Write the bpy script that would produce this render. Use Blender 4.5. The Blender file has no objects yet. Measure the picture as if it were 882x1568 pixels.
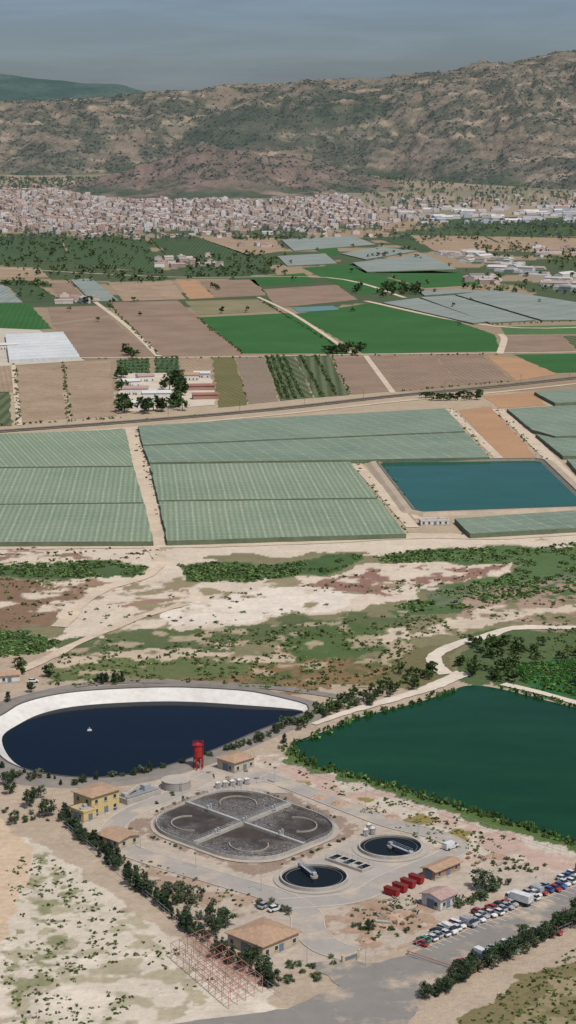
import bpy, math, random
import numpy as np
from mathutils import Vector
random.seed(7); RNG=np.random.default_rng(11)
F=2989.0; H=200.0; PITCH=math.atan((784-220)/F)
cp,sp=math.cos(PITCH),math.sin(PITCH)
K=0.72
# ------------------------------------------------------------ survey helpers
def P(u,v,z=0.0):
    """photogrammetric survey: ground coordinates of a point at height z"""
    dx=(u-441.0); dy=cp*F+sp*(784-v); dz=-sp*F+cp*(784-v)
    t=(z-H)/dz
    return (dx*t,dy*t)
def UVi(x,y,z):
    yy=np.asarray(y,float); zz=np.asarray(z,float)-H
    d=yy*cp-zz*sp; h=yy*sp+zz*cp
    return 441+F*np.asarray(x)/d, 784-F*h/d
def S(r,g,b,k=None):
    k=K if k is None else k
    o=[]
    for c in (r,g,b):
        c/=255.0
        c=c/12.92 if c<=0.04045 else ((c+0.055)/1.055)**2.4
        o.append(min(0.9,c*k))
    return (o[0],o[1],o[2],1.0)
def hsh(ix,iy,s):
    h=(ix*73856093 ^ iy*19349663 ^ (s*83492791+17))&0x7fffffff
    h=(h*1103515245+12345)&0x7fffffff
    h=h^(h>>13); h=(h*1274126177)&0x7fffffff; h=h^(h>>11)
    return (h&0xffff)/65535.0
def vn(x,y,s):
    xi=np.floor(x).astype(np.int64); yi=np.floor(y).astype(np.int64)
    fx=x-xi; fy=y-yi; fx=fx*fx*(3-2*fx); fy=fy*fy*(3-2*fy)
    a=hsh(xi,yi,s);b=hsh(xi+1,yi,s);c=hsh(xi,yi+1,s);d=hsh(xi+1,yi+1,s)
    return (a*(1-fx)+b*fx)*(1-fy)+(c*(1-fx)+d*fx)*fy
def fbm(x,y,sc,o=4,s=0):
    t=0;a=0.5;n=0
    x=np.asarray(x,float)/sc;y=np.asarray(y,float)/sc
    for i in range(o):
        t=t+a*vn(x,y,s+i*7);n+=a;a*=0.5
        x,y=x*1.8+y*0.9+3.1,y*1.8-x*0.9+7.7
    return t/n
def ss(a,b,x):
    t=np.clip((np.asarray(x,float)-a)/(b-a),0,1);return t*t*(3-2*t)
def inpoly(px,py,poly):
    r=np.zeros(px.shape,bool);n=len(poly)
    for i in range(n):
        x1,y1=poly[i];x2,y2=poly[(i+1)%n]
        if y1==y2: continue
        c=((y1>py)!=(y2>py))&(px<(x2-x1)*(py-y1)/(y2-y1)+x1)
        r^=c
    return r
Y_R0=P(441,1052)[1]; Y_R1=P(441,840)[1]
def Z(x,y):
    x=np.asarray(x,float);y=np.asarray(y,float)
    z=np.clip(y-4400,0,None)*0.034
    z=np.where(y>9000,4600*0.034,z)
    m=ss(Y_R0,Y_R0+40,y)*(1-ss(Y_R1-45,Y_R1-5,y))
    return z+m*(fbm(x,y,26,3,5)-0.5)*2.4
# ------------------------------------------------------------ materials
def newmat(name,rough=0.9,spec=0.2):
    m=bpy.data.materials.new(name);m.use_nodes=True
    nt=m.node_tree;b=nt.nodes['Principled BSDF']
    b.inputs['Roughness'].default_value=rough
    b.inputs['Specular IOR Level'].default_value=spec
    return m,nt,b
def nd(nt,t,**k):
    n=nt.nodes.new(t)
    for a,b in k.items():
        if a.startswith('i_'):
            key=a[2:];key=int(key) if key.isdigit() else key.replace('_',' ')
            if isinstance(b,bpy.types.NodeSocket): nt.links.new(b,n.inputs[key])
            else: n.inputs[key].default_value=b
        else: setattr(n,a,b)
    return n
def mth(nt,op,a,b=0.0,c=None):
    n=nt.nodes.new('ShaderNodeMath');n.operation=op
    for i,v in enumerate((a,b,c)):
        if v is None: continue
        if isinstance(v,bpy.types.NodeSocket): nt.links.new(v,n.inputs[i])
        else: n.inputs[i].default_value=v
    return n.outputs[0]
def mix(nt,f,a,b,mode='MIX'):
    n=nt.nodes.new('ShaderNodeMix');n.data_type='RGBA';n.blend_type=mode
    for i,v in ((0,f),(6,a),(7,b)):
        if isinstance(v,bpy.types.NodeSocket): nt.links.new(v,n.inputs[i])
        else: n.inputs[i].default_value=v
    return n.outputs[2]
def geo(nt):
    return nd(nt,'ShaderNodeNewGeometry').outputs['Position']
def noise(nt,vec,size,detail=4,rough=0.6):
    n=nd(nt,'ShaderNodeTexNoise',i_Vector=vec,i_Scale=1.0/size,i_Detail=detail,i_Roughness=rough)
    return n.outputs['Fac']
def ramp(nt,f,a,b):
    n=nd(nt,'ShaderNodeMapRange',i_Value=f);n.inputs['From Min'].default_value=a;n.inputs['From Max'].default_value=b
    return n.outputs[0]
def bump(nt,b,h,dist=0.3,st=0.6):
    n=nd(nt,'ShaderNodeBump',i_Height=h,i_Strength=st,i_Distance=dist)
    nt.links.new(n.outputs[0],b.inputs['Normal'])
def haze_glow(b,a):
    """bluish glow added to far materials, painting in the look of hazy air"""
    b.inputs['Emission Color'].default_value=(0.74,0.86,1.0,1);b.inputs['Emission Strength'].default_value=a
_mc={}
def plain(name,c,rough=0.8,var=0.18,size=2.5,spec=0.2,bumpd=0,metal=0):
    key=(name,)
    if key in _mc: return _mc[key]
    m,nt,b=newmat(name,rough,spec)
    g=geo(nt)
    f=noise(nt,g,size,5,0.65)
    f2=noise(nt,g,size*6,3,0.6)
    v=mth(nt,'ADD',mth(nt,'MULTIPLY',ramp(nt,f,0.25,0.75),var),mth(nt,'MULTIPLY',ramp(nt,f2,0.3,0.7),var*0.8))
    v=mth(nt,'ADD',v,1-var*0.9)
    n=nd(nt,'ShaderNodeVectorMath',operation='SCALE');n.inputs[0].default_value=c[:3];nt.links.new(v,n.inputs['Scale'])
    nt.links.new(n.outputs[0],b.inputs['Base Color'])
    b.inputs['Metallic'].default_value=metal
    if bumpd: bump(nt,b,f,bumpd)
    _mc[key]=m;return m
def stain_mat(name,c,dark,rough=0.92,crack=True):
    """worn yard surface: blotches, oil stains, slab joints"""
    m,nt,b=newmat(name,rough,0.1);g=geo(nt)
    a=ramp(nt,noise(nt,g,9,5,0.7),0.3,0.7);col=mix(nt,a,c,tuple(k*0.84 for k in c[:3])+(1,))
    st=ramp(nt,noise(nt,g,3.2,6,0.8),0.56,0.74);col=mix(nt,mth(nt,'MULTIPLY',st,0.55),col,dark)
    du=ramp(nt,noise(nt,g,14,4,0.7),0.50,0.66);col=mix(nt,mth(nt,'MULTIPLY',du,0.7),col,S(206,186,160))
    nt.links.new(col,b.inputs['Base Color']);bump(nt,b,noise(nt,g,1.0,4),0.03);return m
def field_mat(name,c1,c2,period=0,st=0.3,cross=0,swap=False,c3=None,big=45,rough=0.95,bumpd=0.3,light=False,hz_=0):
    m,nt,b=newmat(name,rough,0.1)
    g=geo(nt)
    n1=ramp(nt,noise(nt,g,big,5,0.6),0.3,0.7)
    col=mix(nt,n1,c1,c2)
    n2=noise(nt,g,3.0,5,0.75)
    if c3 is not None:
        col=mix(nt,ramp(nt,noise(nt,g,9,6,0.75),0.5,0.72),col,c3)
    uv=nd(nt,'ShaderNodeUVMap').outputs[0]
    sx=nd(nt,'ShaderNodeSeparateXYZ',i_0=uv)
    a,c=(sx.outputs[1],sx.outputs[0]) if swap else (sx.outputs[0],sx.outputs[1])
    if period:
        wob=mth(nt,'MULTIPLY',noise(nt,g,14,2),period*0.35)
        t=mth(nt,'PINGPONG',mth(nt,'DIVIDE',mth(nt,'ADD',a,wob),period),0.5)
        f=ramp(nt,t,0.12,0.38)
        f=mth(nt,'MULTIPLY',f,mth(nt,'MULTIPLY',ramp(nt,n2,0.2,0.6),st))
        col=mix(nt,f,col,(0.01,0.015,0.008,1))
    if cross:
        for ax,off in ((a,0),(c,0)):
            t=mth(nt,'PINGPONG',mth(nt,'DIVIDE',mth(nt,'ADD',ax,mth(nt,'MULTIPLY',noise(nt,g,20,2),1.2)),cross),0.5)
            f=mth(nt,'MULTIPLY',ramp(nt,t,0.055,0.01),mth(nt,'MULTIPLY',ramp(nt,n2,0.35,0.6),0.5))
            col=mix(nt,f,col,(0.38,0.39,0.32,1) if light else (0.02,0.03,0.02,1))
    v=mth(nt,'ADD',mth(nt,'MULTIPLY',n2,0.7),0.66)
    n=nd(nt,'ShaderNodeVectorMath',operation='SCALE',i_0=col);nt.links.new(v,n.inputs['Scale'])
    nt.links.new(n.outputs[0],b.inputs['Base Color'])
    if bumpd: bump(nt,b,n2,bumpd)
    return m
def foliage_mat(name,tint=(1,1,1)):
    m,nt,b=newmat(name,0.75,0.15)
    a=nd(nt,'ShaderNodeVertexColor',layer_name='Col')
    n=nd(nt,'ShaderNodeVectorMath',operation='MULTIPLY',i_0=a.outputs[0]);n.inputs[1].default_value=tint
    g=geo(nt);v=mth(nt,'ADD',mth(nt,'MULTIPLY',noise(nt,g,7,2),0.8),0.6)
    n2=nd(nt,'ShaderNodeVectorMath',operation='SCALE',i_0=n.outputs[0]);nt.links.new(v,n2.inputs['Scale'])
    nt.links.new(n2.outputs[0],b.inputs['Base Color'])
    return m
def water_mat(name,c,c2,rough=0.12,spec=0.1,rip=0.02):
    m,nt,b=newmat(name,rough,spec)
    b.inputs['IOR'].default_value=1.33
    g=geo(nt)
    mp=nd(nt,'ShaderNodeMapping',i_Vector=g);mp.inputs['Scale'].default_value=(1,2.5,1);mp.inputs['Rotation'].default_value=(0,0,0.5)
    col=mix(nt,ramp(nt,noise(nt,mp.outputs[0],50,5),0.35,0.65),c,c2)
    nt.links.new(col,b.inputs['Base Color'])
    bump(nt,b,noise(nt,g,1.6,4),rip,0.5)
    return m
# ------------------------------------------------------------ mesh helpers
COL=bpy.context.scene.collection
def link(o,parent=None):
    COL.objects.link(o)
    if parent is not None: o.parent=parent
    return o
def empty(name,loc=(0,0,0),rot=0):
    e=bpy.data.objects.new(name,None);e.location=loc;e.rotation_euler=(0,0,rot);e.empty_display_size=1
    return link(e)
class MB:
    def __init__(s): s.v=[];s.f=[];s.m=[]
    def add(s,vs,fs,m=0):
        o=len(s.v);s.v+=list(vs);s.f+=[tuple(i+o for i in f) for f in fs];s.m+=[m]*len(fs)
    def box(s,cx,cy,z0,sx,sy,sz,m=0,rot=0,tx=1,ty=1):
        c,n=math.cos(rot),math.sin(rot);vs=[]
        for zz,ax,ay in ((z0,1,1),(z0+sz,tx,ty)):
            for a,b in ((-1,-1),(1,-1),(1,1),(-1,1)):
                x=a*sx/2*ax;y=b*sy/2*ay
                vs.append((cx+x*c-y*n,cy+x*n+y*c,zz))
        s.add(vs,[(3,2,1,0),(4,5,6,7),(0,1,5,4),(1,2,6,5),(2,3,7,6),(3,0,4,7)],m)
    def cyl(s,cx,cy,z0,r0,r1,h,m=0,n=20,cap=True):
        vs=[];
        for z,r in ((z0,r0),(z0+h,r1)):
            for i in range(n):
                a=2*math.pi*i/n;vs.append((cx+r*math.cos(a),cy+r*math.sin(a),z))
        fs=[(i,(i+1)%n,n+(i+1)%n,n+i) for i in range(n)]
        if cap: fs+= [tuple(range(n,2*n))]
        s.add(vs,fs,m)
    def beam(s,a,b,r,m=0):
        a=np.array(a,float);b=np.array(b,float);d=b-a;L=np.linalg.norm(d)
        if L<1e-6:return
        d/=L;u=np.cross(d,(0,0,1));
        if np.linalg.norm(u)<1e-3:u=np.array((1.,0,0))
        u/=np.linalg.norm(u);w=np.cross(d,u);vs=[]
        for p in (a,b):
            for i,j in ((-1,-1),(1,-1),(1,1),(-1,1)): vs.append(tuple(p+u*r*i+w*r*j))
        s.add(vs,[(3,2,1,0),(4,5,6,7),(0,1,5,4),(1,2,6,5),(2,3,7,6),(3,0,4,7)],m)
    def ring(s,pts_in,pts_out,m=0):
        n=len(pts_in);s.add(list(pts_in)+list(pts_out),[(i,(i+1)%n,n+(i+1)%n,n+i) for i in range(n)],m)
    def mesh(s,name,mats):
        me=bpy.data.meshes.new(name);me.from_pydata(s.v,[],s.f)
        for m in mats: me.materials.append(m)
        me.polygons.foreach_set('material_index',s.m);me.update();return me
    def obj(s,name,mats,parent=None,loc=(0,0,0),rot=0,smooth=False):
        me=s.mesh(name,mats)
        if smooth: me.polygons.foreach_set('use_smooth',[True]*len(me.polygons))
        o=bpy.data.objects.new(name,me);o.location=loc;o.rotation_euler=(0,0,rot);return link(o,parent)
def quadmesh(name,V,Q,mi,col,mats,smooth=False):
    me=bpy.data.meshes.new(name);nV=len(V);nQ=len(Q)
    me.vertices.add(nV);me.vertices.foreach_set('co',np.asarray(V,np.float32).ravel())
    me.loops.add(nQ*4);me.loops.foreach_set('vertex_index',np.asarray(Q,np.int32).ravel())
    me.polygons.add(nQ);me.polygons.foreach_set('loop_start',np.arange(0,nQ*4,4,dtype=np.int32))
    if mi is not None: me.polygons.foreach_set('material_index',np.asarray(mi,np.int32))
    if smooth: me.polygons.foreach_set('use_smooth',np.ones(nQ,bool))
    me.update(calc_edges=True)
    if col is not None:
        a=me.color_attributes.new('Col','FLOAT_COLOR','POINT');a.data.foreach_set('color',np.asarray(col,np.float32).ravel())
    for m in mats: me.materials.append(m)
    me.validate();return me
def catmull(pts,n=6,closed=False):
    pts=[np.array(p,float) for p in pts];N=len(pts);out=[]
    rng=range(N) if closed else range(N-1)
    for i in rng:
        if closed: a,b,c,d=pts[i-1],pts[i],pts[(i+1)%N],pts[(i+2)%N]
        else: a,b,c,d=pts[max(i-1,0)],pts[i],pts[i+1],pts[min(i+2,N-1)]
        for k in range(n):
            t=k/n;out.append(0.5*((2*b)+(c-a)*t+(2*a-5*b+4*c-d)*t*t+(3*b-a-3*c+d)*t**3))
    if not closed: out.append(pts[-1])
    return out
def poly_obj(name,pts,mat,z=0.15,jit=0.0,thick=0,side=None,seg=12.0,world=False,parent=None):
    """flat sheet, or canopy with sides, laid on the plain"""
    W=[np.array(p if world else P(p[0],p[1],z),float) for p in pts]
    out=[];rs=np.random.default_rng(int(abs(W[0][0]*13+W[0][1]*7))%99999)
    for i in range(len(W)):
        a,b=W[i],W[(i+1)%len(W)];L=np.linalg.norm(b-a);n=max(1,int(L/seg))
        for k in range(n):
            q=a+(b-a)*k/n
            if jit and k>0: q=q+rs.normal(0,jit,2)
            out.append(q)
    d=W[1]-W[0];d/=max(1e-6,np.linalg.norm(d));e=np.array((-d[1],d[0]))
    V=[(q[0],q[1],float(Z(q[0],q[1]))+z) for q in out];n=len(V);fs=[tuple(range(n))];mi=[0]
    area=sum(out[i][0]*out[(i+1)%n][1]-out[(i+1)%n][0]*out[i][1] for i in range(n))
    if area<0: fs=[tuple(reversed(range(n)))]
    if thick:
        V+=[(q[0],q[1],z-thick) for q in out]
        for i in range(n): fs.append((i,(i+1)%n,n+(i+1)%n,n+i));mi.append(1)
    me=bpy.data.meshes.new(name);me.from_pydata(V,[],fs)
    me.materials.append(mat)
    if thick: me.materials.append(side or mat);me.polygons.foreach_set('material_index',mi)
    uv=me.uv_layers.new(name='UVMap')
    for l in me.loops:
        c=me.vertices[l.vertex_index].co;q=np.array((c.x,c.y));uv.data[l.index].uv=(q@d,q@e)
    me.update();o=bpy.data.objects.new(name,me);return link(o,parent)
def strip(name,pts,w,mat,z=0.2,kerb=None,n=6,jit=0.0,world=False,h=0):
    W=catmull([p if world else P(*p) for p in pts],n);m=MB();L=[];R=[]
    for i,q in enumerate(W):
        t=W[min(i+1,len(W)-1)]-W[max(i-1,0)];t/=max(1e-6,np.linalg.norm(t));e=np.array((-t[1],t[0]))
        ww=(w[0]+(w[1]-w[0])*i/(len(W)-1)) if isinstance(w,tuple) else w
        ww*=1+jit*(random.random()-0.5)
        L.append(q+e*ww/2);R.append(q-e*ww/2)
    zf=lambda q:float(Z(q[0],q[1]))+z
    for i in range(len(W)-1):
        m.add([(L[i][0],L[i][1],zf(L[i])),(R[i][0],R[i][1],zf(R[i])),(R[i+1][0],R[i+1][1],zf(R[i+1])),(L[i+1][0],L[i+1][1],zf(L[i+1]))],[(0,1,2,3)])
    o=m.obj(name,[mat])
    if kerb:
        k=MB()
        for E in (L,R):
            for i in range(len(E)-1):
                k.beam((E[i][0],E[i][1],z),(E[i+1][0],E[i+1][1],z),0.10)
        k.obj('kerb',[kerb],o)
    return o
def along(pts,step,jit=0.0,world=False):
    W=[np.array(p if world else P(*p),float) for p in pts];out=[]
    for a,b in zip(W[:-1],W[1:]):
        L=np.linalg.norm(b-a);n=max(1,int(L/step))
        for k in range(n):
            q=a+(b-a)*(k+0.5)/n+RNG.normal(0,jit,2) if jit else a+(b-a)*(k+0.5)/n
            out.append((float(q[0]),float(q[1])))
    return out
def inside(poly,n,world=False,clump=0.0,cs=14):
    W=np.array([p if world else P(*p) for p in poly]);lo=W.min(0);hi=W.max(0);out=[]
    for it in range(60):
        if len(out)>=n: break
        q=RNG.uniform(lo,hi,(n*3+10,2));k=inpoly(q[:,0],q[:,1],[tuple(w) for w in W])
        if clump: k&=fbm(q[:,0],q[:,1],cs,3,88)>clump
        out+= [tuple(x) for x in q[k]]
    return out[:n]
# ------------------------------------------------------------ vegetation templates
def template(kind,seed,ncl,nl,leaf,base=(0.05,0.075,0.028),trunk=True):
    """unit-height tree: tapered trunk, limbs and leaf clumps"""
    r=np.random.default_rng(seed);V=[];Q=[];C=[];M=[]
    def prism(a,b,ra,rb,n=5):
        a=np.array(a,float);b=np.array(b,float);d=b-a;d/=np.linalg.norm(d)
        u=np.cross(d,(0.3,1,0.1));u/=np.linalg.norm(u);w=np.cross(d,u);o=len(V)
        for p,rr in ((a,ra),(b,rb)):
            for i in range(n):
                t=2*math.pi*i/n;V.append(p+(u*math.cos(t)+w*math.sin(t))*rr);C.append((0.10,0.075,0.05,1))
        for i in range(n): Q.append((o+i,o+(i+1)%n,o+n+(i+1)%n,o+n+i));M.append(1)
    if trunk: prism((0,0,-0.03),(0,0,0.75 if kind!='cone' else 0.9),0.035,0.012)
    lean=r.normal(0,0.06,2)
    for i in range(ncl):
        t=r.uniform(0,1);an=r.uniform(0,2*math.pi)
        if kind=='round':
            zz=0.30+0.62*t;rad=(0.40+0.08*math.sin(an*2+seed)+0.06*math.sin(an*3+seed*2))*math.sqrt(max(0.05,1-((zz-0.58)/0.45)**2));rr=rad*math.sqrt(r.uniform(0.25,1));cr=0.12
        elif kind=='cone':
            zz=0.1+0.85*t;rad=0.24*(1-zz)**0.7+0.02;rr=rad*math.sqrt(r.uniform(0.1,1));cr=0.09
        elif kind=='bush':
            zz=0.15+0.6*t;rad=0.7*math.sqrt(max(0.05,1-(zz)**2));rr=rad*math.sqrt(r.uniform(0,1));cr=0.25
        elif kind=='reed':
            zz=0.4;rr=0.6*math.sqrt(r.uniform(0,1));cr=0.3
        c=np.array((rr*math.cos(an)+lean[0]*t,rr*math.sin(an)+lean[1]*t,zz))
        if trunk and i%3==0 and kind in('round',):
            prism((0,0,0.25+0.2*t),c,0.016,0.006,4)
        sh=r.uniform(0.5,1.55)
        for k in range(nl):
            p=c+r.normal(0,cr*0.5,3)*np.array((1,1,0.8));n=r.normal(0,1,3);n[2]+=0.9
            if kind=='reed': n=np.array((r.normal(),r.normal(),0.1))
            n/=np.linalg.norm(n)
            u=np.cross(n,r.normal(0,1,3));u/=np.linalg.norm(u);w=np.cross(n,u)
            s1=leaf*r.uniform(0.6,1.4);s2=s1*r.uniform(0.5,0.9)
            if kind=='reed': u=np.cross(n,(0,0,1));w=np.array((0,0,1.));s1=leaf*0.25;s2=leaf*2
            o=len(V);b=np.array(base)*sh*r.uniform(0.75,1.25)
            for i2,j2 in ((-1,-1),(1,-0.6),(0.8,1),(-0.7,0.8)):
                q=p+u*s1*i2+w*s2*j2;q[2]=max(q[2],0.0);V.append(q);C.append((b[0],b[1],b[2],1))
            Q.append((o,o+1,o+2,o+3));M.append(0)
    return np.array(V),np.array(Q),np.array(C),np.array(M)
M_LEAF=foliage_mat('foliage',(1.15,1.12,1.15));M_BARK=plain('bark',(0.1,0.075,0.05,1))
M_LEAFH=foliage_mat('hill_foliage',(1.0,1.0,1.0));haze_glow(M_LEAFH.node_tree.nodes['Principled BSDF'],0.05)
def mass(name,pts,temps,smin,smax,z=0.0,wide=1.0,tint=(1,1,1),tv=0.25,zs=None,leaf=None):
    """one merged vegetation mass"""
    if not len(pts): return
    VV=[];QQ=[];CC=[];MM=[];o=0
    for ip,(x,y) in enumerate(pts):
        V,Q,C,M=temps[RNG.integers(len(temps))]
        s=RNG.uniform(smin,smax);a=RNG.uniform(0,6.283);c,n=math.cos(a),math.sin(a)
        sx=s*RNG.uniform(0.8,1.25)*wide;z0=float(Z(x,y)) if zs is None else float(zs[ip])
        W=np.empty_like(V);W[:,0]=(V[:,0]*c-V[:,1]*n)*sx+x;W[:,1]=(V[:,0]*n+V[:,1]*c)*sx+y;W[:,2]=V[:,2]*s+z0+z
        D=C.copy();D[:,:3]*=np.array(tint)*RNG.uniform(1-tv,1+tv)
        VV.append(W);QQ.append(Q+o);CC.append(D);MM.append(M);o+=len(V)
    me=quadmesh(name,np.concatenate(VV),np.concatenate(QQ),np.concatenate(MM),np.concatenate(CC),[leaf or M_LEAF,M_BARK])
    return link(bpy.data.objects.new(name,me))
def meshof(name,t,tint=(1,1,1)):
    V,Q,C,M=t;C=C.copy();C[:,:3]*=np.array(tint);return quadmesh(name,V,Q,M,C,[M_LEAF,M_BARK])
T_far=[template('round',i,7,7,0.13) for i in range(5)]
T_bushfar=[template('bush',30+i,5,6,0.24,trunk=False) for i in range(5)]
T_hill=[template('bush',230+i,3,4,0.34,base=(0.058,0.075,0.048),trunk=False) for i in range(5)]
T_mid=[template('round',50+i,18,12,0.075) for i in range(4)]
T_reed=[template('reed',70+i,5,8,0.28,base=(0.05,0.085,0.03),trunk=False) for i in range(4)]
NEAR={'pine_tree':[meshof('pine_crown',template('round',100+i,46,26,0.034,base=(0.036,0.058,0.026))) for i in range(5)],
      'cypress_tree':[meshof('cypress_crown',template('cone',120+i,46,20,0.034,base=(0.028,0.048,0.024))) for i in range(3)],
      'olive_tree':[meshof('olive_crown',template('round',140+i,30,20,0.045,base=(0.075,0.09,0.05))) for i in range(3)],
      'shrub':[meshof('shrub_leaves',template('bush',160+i,18,18,0.085,base=(0.055,0.08,0.034),trunk=False)) for i in range(3)]}
def tree(kind,x,y,s,w=1.0):
    o=bpy.data.objects.new(kind,random.choice(NEAR[kind]));ww=s*w*random.uniform(0.85,1.2)
    o.location=(x,y,float(Z(x,y)));o.scale=(ww,ww,s);o.rotation_euler=(0,0,random.uniform(0,6.28));link(o);return o
# ------------------------------------------------------------ GROUND
SAND=(214,198,177);DIRT=(186,168,147)
us=np.concatenate(([-6000,-2500,-1100,-500],np.arange(-260,1150,2.2),[1400,2000,3400,7000]))
vs=np.arange(1640,352,-1.9)
ys=np.array([P(441,v)[1] for v in vs]);ys=np.concatenate(([60,200,320],ys,np.geomspace(ys[-1]*1.01,70000,60)))
dep=ys*cp+H*sp
X=(us[None,:]-441)/F*dep[:,None];Yg=np.repeat(ys[:,None],len(us),1)
x=X.ravel();y=Yg.ravel();z=Z(x,y)
col=np.zeros((len(x),4))
def L(c): return np.array(S(*c)[:3])
uu,vv=UVi(x,y,0)
def setc(mask,c,veg,mx=1.0):
    col[mask,:3]=col[mask,:3]*(1-mx)+L(c)*mx;col[mask,3]=veg
setc(vv>1040,DIRT,0.15);setc((vv<=1040),(134,128,98),0.5);setc(vv<845,(182,164,139),0.25)
m=(vv<600)
setc(m,(156,138,114),0.3)
n=fbm(x,y,140,4,3)
setc((vv<470)&(n>0.45),(84,96,70),0.7);setc(vv<345,(134,130,110),0.6);setc((vv<345)&(n>0.52),(156,142,124),0.4)
def warp(a,sc,s):
    return UVi(x+(fbm(x,y,sc,4,s)-0.5)*a*2+(fbm(x,y,4,3,s+20)-0.5)*3,y+(fbm(x,y,sc,4,s+50)-0.5)*a*5+(fbm(x,y,5,3,s+70)-0.5)*9,0)
WP={}
def paint(poly,c,veg,a=10,sc=22,s=1,hole=0.0,mx=1.0,hs=9):
    k=(a,sc,s)
    if k not in WP: WP[k]=warp(a,sc,s)
    U,V=WP[k];q=np.array(poly)
    bb=(U>q[:,0].min())&(U<q[:,0].max())&(V>q[:,1].min())&(V<q[:,1].max())
    idx=np.nonzero(bb)[0];r=inpoly(U[idx],V[idx],poly);idx=idx[r]
    w=np.full(len(idx),mx)
    if hole: w*=ss(hole-0.03,hole+0.05,fbm(x[idx],y[idx],hs,5,s+9))
    w=w[:,None];col[idx,:3]=col[idx,:3]*(1-w)+L(c)*w;col[idx,3]=col[idx,3]*(1-w[:,0])+veg*w[:,0]
# riverbed
paint([(-200,838),(260,836),(640,822),(1080,812),(1080,828),(750,834),(560,848),(400,852),(250,862),(-200,860)],SAND,0.2)
paint([(-200,842),(120,840),(160,858),(-200,862)],(146,120,100),0.5,hole=0.5)
paint([(215,862),(270,852),(330,893),(470,885),(560,868),(700,862),(800,864),(775,882),(650,905),(560,930),(410,958),(190,976),(70,1000),(60,985),(110,945),(70,935),(-200,940),(-200,884),(150,887)],SAND,0.22)
paint([(-200,884),(60,886),(150,892),(110,925),(70,958),(-10,975),(-200,975)],(138,112,92),0.6,hole=0.42,hs=14)
paint([(120,890),(230,888),(300,905),(240,930),(120,925)],(158,132,110),0.5,hole=0.5)
paint([(500,885),(580,874),(740,868),(790,868),(730,890),(640,900),(520,915),(430,912)],(150,118,103),0.5,hole=0.44)
paint([(150,890),(500,890),(640,905),(420,950),(120,970)],(150,140,110),0.6,hole=0.56,hs=12,s=6)
paint([(250,935),(420,900),(560,912),(440,950),(260,958)],(226,214,197),0.1,hole=0.3)
paint([(-200,868),(60,863),(150,860),(228,868),(222,882),(120,886),(-200,880)],(84,104,68),0.5,a=5)
paint([(275,866),(340,862),(420,868),(500,852),(555,850),(540,864),(490,880),(380,890),(290,890)],(80,102,64),0.5,a=5)
paint([(570,852),(640,843),(750,838),(1080,826),(1080,900),(882,905),(800,918),(740,932),(640,938),(600,930),(690,900),(760,885),(810,868),(700,860),(590,862)],(90,112,72),0.45,a=7)
paint([(640,905),(760,888),(1080,862),(1080,890),(780,915),(700,932)],(112,118,94),0.4,a=7,hole=0.4)
paint([(740,905),(800,900),(1080,890),(1080,955),(880,955),(760,955),(690,945)],(168,144,126),0.5,hole=0.42)
paint([(560,965),(700,940),(882,925),(882,940),(740,958),(600,975)],(208,191,169),0.4,hole=0.44)
paint([(-200,965),(30,968),(100,985),(60,1002),(-200,1012)],(78,102,62),0.5,a=6)
paint([(90,990),(110,975),(240,968),(420,962),(560,935),(650,938),(610,968),(460,985),(200,995)],(98,108,74),0.5)
paint([(430,975),(560,958),(610,985),(560,1008),(440,1004)],(88,106,66),0.5)
paint([(350,985),(420,980),(440,1000),(250,1010),(180,1012)],(176,152,126),0.5,hole=0.42)
paint([(60,1000),(200,992),(420,985),(440,1004),(280,1016),(100,1025)],(198,180,156),0.35,hole=0.46)
paint([(200,1030),(440,1003),(570,1008),(640,1035),(560,1062),(360,1062)],(138,114,84),0.5)
paint([(200,1030),(440,1003),(570,1008),(640,1035),(560,1062),(360,1062)],(104,106,70),0.5,hole=0.53,s=8)
paint([(60,1022),(280,1005),(420,1010),(280,1032),(150,1042),(60,1050)],(106,116,76),0.5)
paint([(100,975),(640,940),(640,1050),(100,1050)],(188,170,144),0.35,hole=0.60,s=5,hs=11,mx=0.8)
paint([(-200,1010),(60,1002),(110,990),(60,1050),(-200,1080)],(182,162,140),0.3)
paint([(700,968),(760,962),(1080,958),(1080,1100),(880,1082),(780,1050),(710,1045),(700,1025),(720,990)],(90,106,70),0.6,a=6)
paint([(640,985),(700,985),(690,1050),(600,1060),(560,1050)],(120,114,82),0.6,a=6)
paint([(780,1018),(1080,1000),(1080,1075),(882,1068),(800,1046)],(54,102,60),0.3,a=4)
# banks & plant surroundings
paint([(380,1160),(440,1162),(640,1220),(870,1298),(1080,1370),(1080,1420),(860,1345),(800,1350),(700,1310),(540,1240),(400,1195)],(196,170,154),0.28,a=4,sc=9)
paint([(380,1160),(440,1162),(640,1220),(870,1298),(1080,1370),(1080,1420),(860,1345),(800,1350),(700,1310),(540,1240),(400,1195)],(206,194,176),0.1,a=4,sc=9,s=7,hole=0.52,hs=6)
for q in ((452,1200,26,9),(645,1258,24,8),(707,1279,20,8),(560,1225,14,5)):
    paint([(q[0]+q[2]*math.cos(t),q[1]+q[3]*math.sin(t)) for t in np.linspace(0,6.28,14)],(146,132,80),0.6,a=1.5,sc=6)
paint([(430,1145),(470,1165),(640,1212),(882,1288),(1080,1350),(1080,1372),(880,1306),(640,1228),(440,1170)],(92,112,64),0.5,a=2,sc=7)
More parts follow.
